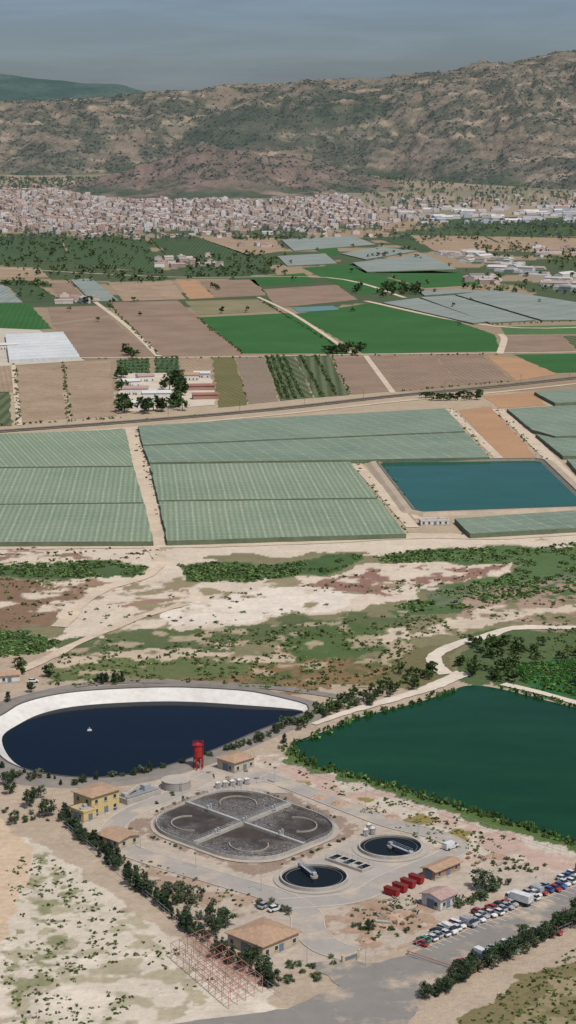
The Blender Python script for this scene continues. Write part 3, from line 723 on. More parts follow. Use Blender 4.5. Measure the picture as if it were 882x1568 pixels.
strip('embankment_road',[(-60,1098),(40,1068),(120,1050),(200,1044),(300,1046),(420,1054),(520,1068),(545,1080)],5,ASH,0.25)
strip('river_track',[(-60,1060),(60,1015),(120,985),(200,950),(280,925)],5,TRK,0.3,jit=0.4)
strip('river_track',[(228,836),(245,860),(215,885),(150,905),(90,960)],7,TRK,0.3,jit=0.4)
# ------------------------------------------------------------ PLANT roads
YARD=stain_mat('concrete_yard',S(182,174,164),S(140,132,124));YARD2=stain_mat('road_surface',S(174,167,158),S(136,129,122));ASPH=stain_mat('asphalt',S(146,141,134),S(104,100,98));KERB=plain('kerb_stone',S(204,197,185),0.9,0.25)
strip('plant_road',[(188,1300),(240,1318),(330,1345),(420,1372),(466,1398),(474,1425),(500,1450),(540,1462)],(8,9),YARD2,0.16,KERB)
strip('plant_road',[(188,1300),(170,1275),(200,1245),(270,1215),(330,1185)],7,YARD2,0.17,KERB)
strip('plant_road',[(430,1385),(540,1375),(600,1345),(680,1312),(700,1296),(665,1278),(600,1262),(540,1240),(450,1205),(390,1185)],7,YARD2,0.18,KERB)
poly_obj('plant_forecourt',[(380,1170),(330,1172),(260,1200),(330,1215),(440,1215)],YARD,0.14,0.3,seg=3)
poly_obj('plant_forecourt',[(425,1385),(430,1340),(540,1290),(640,1290),(660,1310),(540,1372)],YARD,0.12,0.4,seg=3)
poly_obj('parking_lane',[(622,1463),(960,1325),(990,1345),(690,1482)],ASPH,0.2,0.1)
poly_obj('entrance_road',[(470,1475),(530,1468),(560,1475),(622,1463),(690,1482),(645,1520),(640,1545),(610,1580),(560,1640),(200,1640),(150,1590),(300,1562),(440,1545),(520,1510)],ASPH,0.15,0.35,seg=3)
m_=MB()
for t in np.linspace(0,1,26):
    q=P(650+t*260,1453-t*103);a=math.radians(47-90);m_.box(q[0],q[1],0.21,4.6,0.12,0.012,0,a)
m_.obj('parking_bay_markings',[plain('road_paint',(0.6,0.6,0.58,1))])
# aeration basin: four rounded cells divided by a cross of walkways
Aq,Bq,Cq,Dq=[np.array(P(*p)) for p in ((196,1266),(355,1199),(554,1270),(390,1336))]
def bil(s,t): return (Aq*(1-s)+Bq*s)*(1-t)+(Dq*(1-s)+Cq*s)*t
def rsq(rr,ins=0.0,n=12):
    out=[]
    for cx,cy,a0 in ((1-rr-ins,1-rr-ins,0),(rr+ins,1-rr-ins,90),(rr+ins,rr+ins,180),(1-rr-ins,rr+ins,270)):
        for k in range(n+1):
            a=math.radians(a0+90*k/n);out.append(bil(cx+rr*math.cos(a),cy+rr*math.sin(a)))
    return out
e=empty('aeration_basin')
fm,nt,b=newmat('aerated_sludge',0.5,0.1);g=geo(nt)
wv=nd(nt,'ShaderNodeTexNoise',i_Vector=g,i_Scale=0.13,i_Detail=8.0,i_Roughness=0.7,i_Distortion=3.0).outputs['Fac']
big=ramp(nt,noise(nt,g,18,3),0.44,0.56)
c=mix(nt,ramp(nt,noise(nt,g,5,5),0.3,0.7),S(64,57,52),S(86,77,70))
c=mix(nt,mth(nt,'MULTIPLY',ramp(nt,mth(nt,'PINGPONG',mth(nt,'MULTIPLY',wv,11),0.5),0.33,0.46),mth(nt,'MULTIPLY',big,0.8)),c,S(190,188,182))
nt.links.new(c,b.inputs['Base Color']);bump(nt,b,wv,0.2)
Wi=rsq(0.29,0.04);Wo=rsq(0.295,0.034);Wa=rsq(0.30,0.008)
WDK=plain('weathered_concrete',S(166,158,146),0.9,0.4,0.9)
m_=MB();m_.add([(q[0],q[1],0.7) for q in Wi],[tuple(range(len(Wi)))]);m_.obj('sludge_water',[fm],e)
m_=MB();T3=lambda L_,z_:[(q[0],q[1],z_) for q in L_]
m_.ring(T3(Wi,0.3),T3(Wi,1.3));m_.ring(T3(Wi,1.3),T3(Wo,1.3));m_.ring(T3(Wo,1.3),T3(Wo,0));m_.obj('outer_wall',[CON],e)
m_=MB();m_.ring(T3(Wo,0.22),T3(Wa,0.22));m_.obj('perimeter_walk',[YARD],e)
m_=MB()
def wall(a,b_,w=0.9,z0=0.3,z1=1.6,m=0): 
    d=b_-a;m_.box((a[0]+b_[0])/2,(a[1]+b_[1])/2,z0,np.linalg.norm(d),w,z1-z0,m,math.atan2(d[1],d[0]))
wall(bil(0.5,0.045),bil(0.5,0.955),1.2);wall(bil(0.045,0.5),bil(0.955,0.5),1.2,0.3,1.603)
for cs in(0.27,0.73):
    for ct in (0.27,0.73):
        mid=math.degrees(math.atan2(ct-0.5,cs-0.5))
        for k in range(14):
            a0=math.radians(mid-100+200*k/14);a1=a0+math.radians(200/14)
            wall(bil(cs+0.115*math.cos(a0),ct+0.115*math.sin(a0)),bil(cs+0.115*math.cos(a1),ct+0.115*math.sin(a1)),0.3,0.3,1.15,1)
m_.obj('dividing_walls',[CON,WDK],e)
m_=MB();HR=plain('galvanised_rail',(0.30,0.31,0.31,1),0.5)
def rail(a,b_,z0,h=1.0,st=2.2,off=0.0):
    a=np.array(a,float);b_=np.array(b_,float);d=b_-a;Ln=np.linalg.norm(d);d/=Ln;nrm=np.array((-d[1],d[0]))*off;n=int(Ln/st)+1
    for i in range(n+1):
        q=a+d*Ln*i/n+nrm;m_.beam((q[0],q[1],z0),(q[0],q[1],z0+h),0.035)
    for hh in(0.5,1.0): m_.beam((a[0]+nrm[0],a[1]+nrm[1],z0+h*hh),(b_[0]+nrm[0],b_[1]+nrm[1],z0+h*hh),0.03)
for o_ in(-0.5,0.5):
    rail(bil(0.5,0.05),bil(0.5,0.95),1.6,off=o_);rail(bil(0.05,0.5),bil(0.95,0.5),1.6,off=o_)
for i in range(0,len(Wo)): rail(Wo[i],Wo[(i+1)%len(Wo)],1.3)
m_.obj('railings',[HR],e)
for (s_,t_) in((0.5,0.22),(0.5,0.78),(0.24,0.5),(0.78,0.5),(0.5,0.5)):
    q=bil(s_,t_);m_=MB();m_.box(0,0,1.6,1.6,1.6,0.15);m_.cyl(0,0,1.75,0.45,0.4,1.0,1,12);m_.box(0.9,0,1.75,0.5,0.7,1.3,1);m_.obj('aerator_drive',[CON,HR],e,(q[0],q[1],0),0.8)
# clarifiers
BLK=water_mat('clarifier_water',S(16,21,24),S(22,27,29),0.12,0.12)
def clarifier(u,v,ru,ang):
    q=P(u,v);d=q[1]*cp+H*sp;r=ru/F*d;e=empty('clarifier_tank',(q[0],q[1],0));m=MB()
    def circ(rr,z_,n=48): return [(rr*math.cos(2*math.pi*i/n),rr*math.sin(2*math.pi*i/n),z_) for i in range(n)]
    m.ring(circ(r,0.3),circ(r,1.2));m.ring(circ(r,1.2),circ(r+0.4,1.2));m.ring(circ(r+0.4,1.2),circ(r+0.4,0.2));m.ring(circ(r+0.4,0.26),circ(r+2.2,0.26),1);m.obj('basin_wall',[CON,YARD],e)
    w=MB();w.add(circ(r-0.05,0.6),[tuple(range(48))]);w.obj('water',[BLK],e)
    w=MB();w.ring(circ(r-1.25,0.8),circ(r-1.1,0.8));w.ring(circ(r-1.25,0.4),circ(r-1.25,0.8));w.ring(circ(r-1.1,0.8),circ(r-1.1,0.4));w.obj('overflow_weir',[plain('weir_steel',(0.12,0.12,0.115,1),0.6)],e)
    w=MB();w.cyl(0,0,0.4,1.1,1.1,0.8,0,20);w.cyl(0,0,1.2,0.5,0.5,0.8,0,12);w.obj('centre_column',[WDK],e)
    w=MB();w.box(r/2+0.2,0,1.35,r+0.4,0.8,0.16,0);
    for s in(-0.42,0.42):
        for k in range(7): w.beam((r*k/6.0,s,1.5),(r*k/6.0,s,2.5),0.03)
        w.beam((0,s,2.5),(r,s,2.5),0.035);w.beam((0,s,2.0),(r,s,2.0),0.025)
    w.box(r*0.97,0,1.2,1.2,1.3,0.7,0);w.box(0,0,1.55,1.1,1.1,0.6,0);o=w.obj('rotating_bridge',[plain('bridge_steel',(0.33,0.35,0.36,1),0.5)],e);o.rotation_euler=(0,0,ang)
clarifier(481,1347,50,2.0);clarifier(598,1300,47,-0.9)
# ------------------------------------------------------------ buildings
GLS=plain('window_glass',(0.02,0.03,0.04,1),0.1,0.1,spec=0.5);FRM=plain('window_frame',(0.5,0.5,0.48,1));DOOR=plain('door_steel',(0.12,0.16,0.2,1),0.5)
R45=math.radians(46)
def tile_mat(name,c):
    m,nt,b=newmat(name,0.9,0.1);g=nd(nt,'ShaderNodeTexCoord').outputs['Object'];w=nd(nt,'ShaderNodeTexWave',i_Vector=g,i_Scale=1.3,i_Distortion=0.6);w.bands_direction='X'
    col=mix(nt,ramp(nt,noise(nt,g,1.2,5,0.8),0.3,0.7),tuple(k*0.66 for k in c[:3])+(1,),tuple(min(.9,k*1.18) for k in c[:3])+(1,))
    col=mix(nt,mth(nt,'MULTIPLY',w.outputs['Fac'],0.3),col,tuple(k*0.4 for k in c[:3])+(1,));nt.links.new(col,b.inputs['Base Color']);bump(nt,b,w.outputs['Fac'],0.08);return m
def render_mat(name,c):
    """weathered wall render: rain streaks and dirty foot"""
    m,nt,b=newmat(name,0.9,0.1);g=nd(nt,'ShaderNodeTexCoord').outputs['Object'];mp=nd(nt,'ShaderNodeMapping',i_Vector=g);mp.inputs['Scale'].default_value=(1.6,1.6,0.15)
    f=ramp(nt,noise(nt,mp.outputs[0],1,5,0.7),0.45,0.75);zz=nd(nt,'ShaderNodeSeparateXYZ',i_0=g).outputs[2];ft=ramp(nt,zz,0.9,0.0)
    col=mix(nt,mth(nt,'MULTIPLY',f,0.45),c,tuple(k*0.5 for k in c[:3])+(1,));col=mix(nt,mth(nt,'MULTIPLY',ft,0.5),col,S(150,126,104));nt.links.new(col,b.inputs['Base Color']);return m
TERRA=tile_mat('roof_tiles',S(196,164,136));TERR2=tile_mat('pink_roof_tiles',S(196,166,156))
CRM=render_mat('cream_render',S(206,190,162));YEL=render_mat('yellow_render',S(216,194,136));WHR=render_mat('white_render',S(226,222,214));BLU=plain('blue_panel',S(70,92,150),0.7,0.1)
def house(name,u,v,w,d,h,rot=R45,roof='hip',wm=None,rm=None,fl=1,door=True,over=0.6,rh=1.4,win=True,blue=False,wxy=None):
    q=wxy or P(u,v);e=empty(name,(q[0],q[1],0),rot);wm=wm or CRM;rm=rm or TERRA
    m=MB();m.box(0,0,-0.1,w,d,h+0.1);m.box(0,0,0,w+0.12,d+0.12,0.45,1);
    if roof=='flat':
        for sx,sy,cx,cy in((w+0.1,0.3,0,-d/2),(w+0.1,0.3,0,d/2),(0.3,d-0.3,-w/2,0),(0.3,d-0.3,w/2,0)): m.box(cx,cy,h-0.02,sx,sy,0.6,0)
    m.obj('walls',[wm,CON],e)
    r=MB();a,b_=w/2+over,d/2+over
    if roof=='hip':
        if w>=d: p,pp=(-(a-b_),0),((a-b_),0)
        else: p,pp=(0,-(b_-a)),(0,(b_-a))
        V=[(-a,-b_,h),(a,-b_,h),(a,b_,h),(-a,b_,h),(-a,-b_,h+.2),(a,-b_,h+.2),(a,b_,h+.2),(-a,b_,h+.2),(p[0]-.05,p[1]-.05,h+.2+rh),(pp[0]+.05,pp[1]+.05,h+.2+rh)]
        fs=[(3,2,1,0),(0,1,5,4),(1,2,6,5),(2,3,7,6),(3,0,4,7)]
        fs+=[(4,5,9,8),(5,6,9),(6,7,8,9),(7,4,8)] if w>=d else [(4,5,8),(5,6,9,8),(6,7,9),(7,4,8,9)]
        r.add(V,fs)
    elif roof=='gable':
        V=[(-a,-b_,h),(a,-b_,h),(a,0,h+rh),(-a,0,h+rh),(a,b_,h),(-a,b_,h)]
        V+=[(x_,y_,z_+0.2) for x_,y_,z_ in V]
        r.add(V,[(6,7,8,9),(9,8,10,11),(0,3,2,1),(3,5,4,2),(0,1,7,6),(4,5,11,10),(1,2,8,7),(2,4,10,8),(3,0,6,9),(5,3,9,11)])
        r.add([(-w/2,-d/2,h),(-w/2,d/2,h),(-w/2,0,h+rh-.1),(w/2,-d/2,h),(w/2,d/2,h),(w/2,0,h+rh-.1)],[(0,2,1),(3,4,5)],1)
    else:
        r.box(0,0,h-0.02,w-0.3,d-0.3,0.25,0);r.box(w*0.2,d*0.1,h+0.2,1.2,1.2,0.9,2);r.box(-w*0.25,-d*0.1,h+0.2,0.9,0.9,0.7,2)
    r.obj('roof',[rm,wm,CON],e)
    if not win: return e
    wn=MB()
    for f in range(fl):
        zz=0.95+f*3.0
        for side in range(4):
            ln=w if side%2==0 else d;off=d/2 if side%2==0 else w/2;n=max(1,int(ln/2.9))
            for k in range(n):
                t=-ln/2+ln*(k+0.5)/n
                if door and f==0 and side in(0,3) and k==n//2: continue
                c_,s_=((t,-off),(off,t),(t,off),(-off,t))[side];hor=side%2==0
                wn.box(c_,s_,zz,1.3 if hor else 0.1,0.1 if hor else 1.3,1.3,1);wn.box(c_,s_,zz+0.1,1.1 if hor else 0.16,0.16 if hor else 1.1,1.1,0)
                wn.box(c_,s_,zz-0.14,1.5 if hor else 0.3,0.3 if hor else 1.5,0.13,2)
                if blue and f==0: wn.box(c_,s_,0.1,1.3 if hor else 0.22,0.22 if hor else 1.3,0.6,3)
    wn.obj('windows',[GLS,FRM,CON,BLU],e)
    if door:
        dd=MB();dd.box(0.2,-d/2,0,1.5,0.24,2.2,0);dd.box(-w/2,0.2,0,0.24,2.4,2.5,0);dd.box(0.2,-d/2-0.5,0,1.8,1.0,0.15,1);dd.obj('doors',[DOOR,CON],e)
    return e
house('office_building',148,1240,11,8.5,6.2,R45,'hip',YEL,TERRA,2,rh=0.9,blue=True)
house('office_annex',128,1253,5,6,3,R45,'flat',YEL,YARD,1)
house('pump_house',361,1176,9,8,3.6,R45,'hip',CRM,TERRA,1,rh=1.2)
house('storage_building',182,1291,9,8,2.6,R45-1.57,'gable',CRM,TERRA,1,rh=0.9)
house('workshop_building',403,1447,13,12.5,3.4,R45,'hip',CRM,TERRA,1,rh=1.8)
house('equipment_shed',676,1338,11,4.5,2.6,R45-0.0,'gable',plain('brown_block',S(170,142,116)),TERRA,1,rh=0.7)
house('control_building',671,1386,6,6.5,3.2,R45,'gable',WHR,TERR2,1,rh=1.0)
house('gate_house',12,1043,8,6,3,0.3,'gable',WHR,TERRA,1,rh=1)
house('valve_house',664,803,15,7,2.6,0.1,'flat',WHR,YARD,1)
# grit / pretreatment block
e=empty('pretreatment_unit',(*P(212,1222),0),R45);m=MB();m.box(0,0,0,14,5.5,1.8,0);
for k in range(3): m.box(0,-1.8+k*1.8,1.8,13,1.1,0.35,1)
m.obj('channels',[CON,plain('steel_cover',(0.22,0.23,0.23,1),0.5)],e)
m_=MB();[rail((-7,s),(7,s),1.8) for s in(-2.6,2.6)];m_.obj('railings',[HR],e)
m=MB();m.box(3,0,2.15,2.5,2,1.6,0);m.beam((-5,0,2.4),(0,0,4.0),0.35,1);m.box(-5.5,0,1.8,1.6,1.8,1.2,1);m.obj('screens',[HR,CON],e)
def tank(name,u,v,r,h,mat,dome=0.6):
    q=P(u,v);e=empty(name,(q[0],q[1],0));m=MB();m.cyl(0,0,0,r,r,h,0,32,False)
    m.cyl(0,0,h,r+0.12,r+0.12,0.25,1,32);m.cyl(0,0,h+0.25,r,0.4,dome,0,32)
    for k in range(3): m.cyl(0,0,h*(k+1)/4,r+0.05,r+0.05,0.1,1,32)
    m.obj('shell',[mat,CON],e);m=MB();[m.beam((r+0.4,s,0),(r+0.4,s,h+1),0.05) for s in(-0.25,0.25)]
    for k in range(int(h/0.4)): m.beam((r+0.4,-0.25,0.3+k*0.4),(r+0.4,0.25,0.3+k*0.4),0.03)
    m.obj('ladder',[HR],e).rotation_euler=(0,0,-1.2);return e
tank('sludge_thickener',270,1206,4.6,2.6,YARD,0.25)
for i in range(5): tank('storage_tank',334+i*11,1207-i*1.5,0.9,1.7,WHR,0.3)
for p in ((565,1272),(560,1280),(571,1278)): tank('dosing_tank',p[0],p[1],0.8,1.8,WHR,0.4)
# red silo tower
RED=plain('red_paint',S(170,52,52),0.6,0.3,0.8);q=P(303,1178);e=empty('red_silo_tower',(q[0],q[1],0),0.5);m=MB()
for a in range(4):
    c_,s_=1.4*math.cos(a*1.571+.78),1.4*math.sin(a*1.571+.78);m.beam((c_,s_,0),(c_,s_,4.4),0.13);c2,s2=1.4*math.cos(a*1.571+2.35),1.4*math.sin(a*1.571+2.35);m.beam((c_,s_,0.3),(c2,s2,3.6),0.07);m.beam((c_,s_,3.8),(c2,s2,3.8),0.09)
m.cyl(0,0,2.6,0.3,1.5,1.8,0,20);m.cyl(0,0,4.4,1.5,1.5,4.0,0,20);m.cyl(0,0,8.4,1.5,0.5,0.6,0,20);m.cyl(0,0,6.4,1.58,1.58,0.15,0,20);m.obj('silo',[RED],e)
m_=MB();pp=[(1.7*math.cos(t),1.7*math.sin(t)) for t in np.linspace(0,6.283,9)]
for a,b_ in zip(pp[:-1],pp[1:]): rail(a,b_,8.4,0.9,1.5)
m_.cyl(0,0,8.3,1.8,1.8,0.1,0,12);m_.beam((2.0,0,0),(2.0,0,9.5),0.06);m_.beam((2.0,0.5,0),(2.0,0.5,9.5),0.06);m_.obj('platform_railing',[RED],e)
# red skips
for i in range(4):
    q=P(600+i*12.5,1371-i*6.5);e=empty('red_skip_container',(q[0],q[1],0.15),R45+1.57+random.uniform(-.05,.05));m=MB()
    m.box(0,0,0.25,4.2,1.5,1.7,0,0,1.1,1.1)
    for k in range(-3,4): m.box(k*0.65,-0.86,0.3,0.1,0.14,1.5,0);m.box(k*0.65,0.86,0.3,0.1,0.14,1.5,0)
    m.box(0,0,1.952,4.75,1.75,0.08,0);m.obj('body',[RED],e);m=MB();m.box(0,0,2.035,4.2,1.3,0.02,0);m.box(1.5,0,0,0.3,1.4,0.25,0);m.box(-1.5,0,0,0.3,1.4,0.25,0);m.obj('load_and_skids',[plain('dark_load',(0.08,0.03,0.03,1))],e)
# channels
q=P(535,1324);e=empty('channel_basin',(q[0],q[1],0),R45-1.57);m=MB();m.box(0,0,0,14,5,0.9,0);m.obj('walls',[CON],e);m=MB()
for k in range(5): m.box(-5.4+k*2.7,0.9 if k%2 else 0,0.9,2.0,3.8-(1.8 if k%2 else 0),0.06,0)
m.obj('open_channels',[BLK],e);m_=MB();[rail((-7,s),(7,s),0.9) for s in(-2.4,2.4)];m_.obj('railings',[HR],e)
# red steel frame
e=empty('steel_frame_structure');m=MB();RST=plain('rusty_red_steel',S(188,128,118),0.8,0.2)
FA,FB,FC,FD=[np.array(P(*p)) for p in((262,1468),(312,1446),(402,1520),(350,1545))]
def fb(s,t): return (FA*(1-s)+FB*s)*(1-t)+(FD*(1-s)+FC*s)*t
ns,ntt=4,9
for i in range(ns+1):
    for j in range(ntt+1):
        a=fb(i/ns,j/ntt);m.beam((*a,0),(*a,4.2),0.06)
        for zz in(2.1,4.2):
            if i<ns: b_=fb((i+1)/ns,j/ntt);m.beam((*a,zz),(*b_,zz),0.045)
            if j<ntt: b_=fb(i/ns,(j+1)/ntt);m.beam((*a,zz),(*b_,zz),0.045)
        if i in(0,ns) and j<ntt and j%3==0: b_=fb(i/ns,(j+1)/ntt);m.beam((*a,0),(*b_,4.2),0.03)
m.obj('frame',[RST],e)
# greenhouse (multi-span)
GH=field_mat('greenhouse_plastic',S(212,213,208),S(194,197,196),rough=0.5,bumpd=0);m=MB()
ga,gb,gc,gd=[np.array(P(*p)) for p in((8,517),(96,513),(122,551),(14,556))]
def gbp(s,t): return (ga*(1-s)+gb*s)*(1-t)+(gd*(1-s)+gc*s)*t
nsp=9
for i in range(nsp*6):
    t0,t1=i/(nsp*6),(i+1)/(nsp*6);h0,h1=[3.2+1.6*abs(math.sin(math.pi*nsp*t)) for t in(t0,t1)]
    a,b_,c_,d_=gbp(0,t0),gbp(1,t0),gbp(1,t1),gbp(0,t1)
    m.add([(*a,h0),(*b_,h0),(*c_,h1),(*d_,h1)],[(0,1,2,3)]);
    for (pp,qq) in((a,d_),(b_,c_)): m.add([(*pp,0),(*qq,0),(*qq,h1),(*pp,h0)],[(0,1,2,3)])
m.add([(*gd,0),(*gc,0),(*gc,3.2),(*gd,3.2)],[(0,1,2,3)]);m.obj('greenhouse',[GH])
poly_obj('greenhouse_yard',[(-60,500),(60,505),(130,552),(10,560),(-60,562)],plain('pale_yard',S(196,186,168)),0.2)
MET=plain('metal_roof',S(208,208,205))
house('farm_shed',12,535,18,10,5,0.4,'gable',WHR,MET,1,rh=1.5)
# farm compound
poly_obj('farm_yard',[(178,572),(322,570),(330,620),(186,632)],plain('farm_yard',S(208,194,174),0.95,0.3),0.22,1)
for (u,v,w,d,h,r) in((222,584,14,9,5,0.2),(208,604,20,12,5.5,0.3),(240,612,22,12,6,0.15),(200,625,18,9,4.5,0.2),(285,582,22,10,5,-0.2),(310,578,14,8,4,0.1),(228,624,12,10,4,0.4),(200,592,14,9,5,0.1)):
    house('farmhouse',u,v,w,d,h,r+random.uniform(-0.3,0.3),'gable',WHR,random.choice((TERRA,TERR2,MET,MET)),1,rh=1.6)
for (u,v,w,d,h,r) in((308,597,22,11,4,0.1),(314,611,20,9,4,0.15)):
    house('farm_barn',u,v,w,d,h,r,'gable',plain('brown_block2',S(170,134,118)),plain('red_sheet_roof',S(156,112,102),0.8,0.3),1,rh=1.2,win=False)
# other rural clusters
def cl(poly,n): return inside(poly,n)
houses('industrial_estate',cl([(665,388),(720,384),(882,425),(1000,440),(1000,452),(860,446),(760,415)],80),-0.5,(12,44),(9,16),(3,6),[(226,222,214),(206,200,190)],[(206,200,190),(186,166,152),(194,192,188),(166,144,130),(222,218,212)],0.3,False)
houses('rural_houses',cl([(232,398),(330,392),(335,408),(240,414)],18)+cl([(120,358),(600,352),(620,362),(100,368)],60)+cl([(360,372),(420,370),(430,385),(370,388)],5)+cl([(90,455),(140,455),(150,468),(100,470)],6)+cl([(700,425),(760,425),(770,438),(710,438)],8)+cl([(800,380),(980,384),(980,400),(820,398)],26),0.2,(10,26),(8,14),(4,7),flat=0.2,win=False)
# ------------------------------------------------------------ VEGETATION masses
pts=[]
for poly,n in (([(-90,360),(230,360),(255,424),(100,428),(-90,410)],400),([(262,400),(420,385),(440,420),(285,426)],140),([(600,360),(700,352),(1000,345),(1000,372),(760,378),(640,376)],150),([(720,375),(1000,385),(1000,400),(800,402),(740,392)],120),([(830,400),(1000,405),(1000,436),(900,430)],60),([(560,395),(620,380),(650,385),(600,396)],15),([(100,425),(260,424),(260,434),(100,434)],25),([(-90,425),(60,428),(80,440),(-90,436)],60),([(700,440),(780,437),(900,452),(900,458),(760,450)],30),([(340,362),(500,356),(500,366),(360,370)],60)): pts+=inside(poly,n,clump=0.40,cs=60)
pts+=inside([(-90,362),(882,352),(882,500),(-90,500)],110)
mass('orchard_trees',pts,T_far,4,8.5,wide=1.25,tint=(1.1,1.15,1.05))
pts=[]
for poly,n in (([(578,438),(645,438),(645,452),(580,456)],34),([(536,440),(552,440),(552,450),(536,450)],4),([(495,538),(560,534),(560,545),(500,547)],14),([(190,538),(210,538),(210,552),(190,552)],5),([(176,575),(190,575),(196,628),(184,630)],12),([(325,440),(345,438),(350,445),(330,446)],3),([(745,425),(765,425),(770,435),(745,436)],8),([(125,455),(140,455),(140,468),(128,468)],4)): pts+=inside(poly,n)
mass('windbreak_trees',pts,T_mid,5,10,wide=1.2,tint=(0.75,0.85,0.7))
mass('farm_trees',inside([(242,582),(280,579),(288,602),(250,608)],11)+inside([(262,605),(288,602),(286,622),(258,626)],5)+inside([(190,622),(290,622),(280,630),(190,636)],12),T_mid,7,12,wide=1.15,tint=(0.6,0.72,0.55))
# rows in orchards
pts=[]
for a,b_ in (((408,546),(432,612)),((416,545),(441,612)),((425,545),(452,611)),((434,545),(463,610)),((460,545),(494,608)),((482,545),(516,606))): pts+=[q for q in along([a,b_],4.0,0.5) if RNG.random()<0.9]
for k in range(5): pts+=along([(182,553+k*5),(228,551+k*5)],4,0.3)+along([(237,549+k*5.5),(274,548+k*5.5)],4,0.3)
mass('orchard_rows',pts,T_bushfar,1.6,2.5,tint=(1.1,1.2,1.0))
# edges and hedges between fields
pts=[]
for ln in ([(97,555),(105,641)],[(22,558),(30,650)],[(-90,655),(0,652),(190,640)],[(372,542),(300,486)],[(500,544),(560,542)],[(753,498),(880,492)],[(45,432),(95,462)],[(100,428),(150,462)],[(225,360),(262,400)],[(-90,404),(110,404),(250,424)],[(-90,549),(240,550),(560,545),(770,543)],[(395,458),(540,545)],[(165,465),(245,546)],[(536,605),(508,547)],[(603,600),(790,584)]):
    pts+=[q for q in along(ln,5,1.0) if RNG.random()<0.6]
mass('hedgerow',pts,T_bushfar,0.9,2.3,wide=1.0,tint=(1.0,1.1,0.8))
mass('hedge_trees',along([(652,610),(740,606)],4,1.0)+along([(655,614),(735,612)],5,1.0),T_mid,3.5,5.5,wide=1.4,tint=(0.55,0.7,0.48))
pts=[]
for ln in (RP,[(0,832),(240,831)],[(256,830),(622,819)],[(230,709),(535,705)],[(535,705),(625,817)],[(209,655),(256,828)],[(700,820),(960,808)],[(582,712),(640,792)],[(692,627),(752,702)],[(756,625),(880,750)]):
    pts+= [q for q in along(ln,3.0,1.8) if RNG.random()<0.55]
mass('verge_weeds',pts,T_bushfar,0.4,1.4,wide=1.2,tint=(1.3,1.2,0.9))
# river vegetation
pts=[]
for poly,n in (([(-60,868),(60,863),(150,860),(228,868),(222,882),(120,886),(-60,880)],420),([(275,866),(340,862),(420,868),(500,852),(555,850),(540,864),(490,880),(380,890),(290,890)],520),([(570,852),(640,843),(750,838),(960,828),(960,900),(882,905),(800,918),(740,932),(640,938),(600,930),(690,900),(760,885),(810,868),(700,860),(590,862)],1200),([(-60,965),(30,968),(100,985),(60,1002),(-60,1012)],280)): pts+=inside(poly,n,clump=0.38)
mass('riverside_reeds',pts,T_bushfar,0.4,1.3,wide=1.7,tint=(1.45,1.6,1.25),tv=0.4)
pts=[]
for poly,n in (([(90,990),(110,975),(420,962),(650,938),(700,960),(620,1005),(640,1045),(540,1062),(280,1055),(60,1050)],1000),([(-60,840),(260,840),(240,862),(-60,862)],80),([(-60,884),(150,888),(110,925),(-10,975),(-60,975)],160),([(480,885),(580,874),(790,868),(640,905),(430,915)],90),([(700,920),(960,895),(960,958),(720,960)],120),([(100,930),(400,900),(560,925),(300,965),(120,975)],60),([(700,968),(960,960),(960,1080),(780,1050),(700,1030)],350)): pts+=inside(poly,n,clump=0.45)
mass('river_scrub',pts,T_bushfar,0.3,1.1,wide=1.5,tint=(1.5,1.4,1.1),tv=0.5)
pts=inside([(700,985),(960,985),(960,1010),(780,1022),(710,1015)],40)+inside([(700,1018),(790,1022),(800,1046),(730,1044)],24)+along([(640,1048),(600,1060),(540,1078),(470,1098),(440,1118)],4.0,2)+along([(600,1052),(530,1072),(470,1090)],6,1.5)+inside([(605,1030),(660,1012),(670,1040),(620,1052)],14)+along([(-10,1000),(60,1040)],10,4)+along([(130,1046),(195,1043)],5,1.5)
mass('riverbank_trees',pts,T_mid,2.4,5,wide=1.05,tint=(0.8,0.9,0.7),tv=0.35)
mass('reservoir_reeds',along([(440,1142),(462,1168),(520,1184),(600,1206),(700,1236),(800,1266),(882,1292),(980,1325)],0.8,1.4)+along([(450,1140),(500,1119),(560,1096),(640,1076),(690,1058)],1.6,1.0)+along([(770,1054),(882,1083),(980,1103)],1.5,1.0),T_reed+T_bushfar,0.8,1.8,tint=(1.2,1.3,1.0),tv=0.35)
mass('wetland_reeds',inside([(780,1018),(980,1004),(980,1070),(882,1066),(800,1045)],600),T_reed+T_bushfar,0.7,1.4,wide=1.5,tint=(1.0,1.5,0.95))
mass('yard_scrub',inside([(400,1165),(640,1228),(860,1305),(820,1345),(700,1310),(540,1240)],240,clump=0.45,cs=8)+inside([(10,1320),(60,1300),(220,1410),(330,1500),(150,1568),(0,1568)],420,clump=0.47,cs=8)+inside([(700,1568),(960,1400),(960,1568)],420)+inside([(540,1390),(640,1370),(650,1420),(560,1450)],80)+inside([(200,1310),(330,1350),(420,1385),(340,1400),(250,1380)],80),T_bushfar,0.2,0.65,wide=1.5,tint=(1.4,1.3,1.0),tv=0.5)
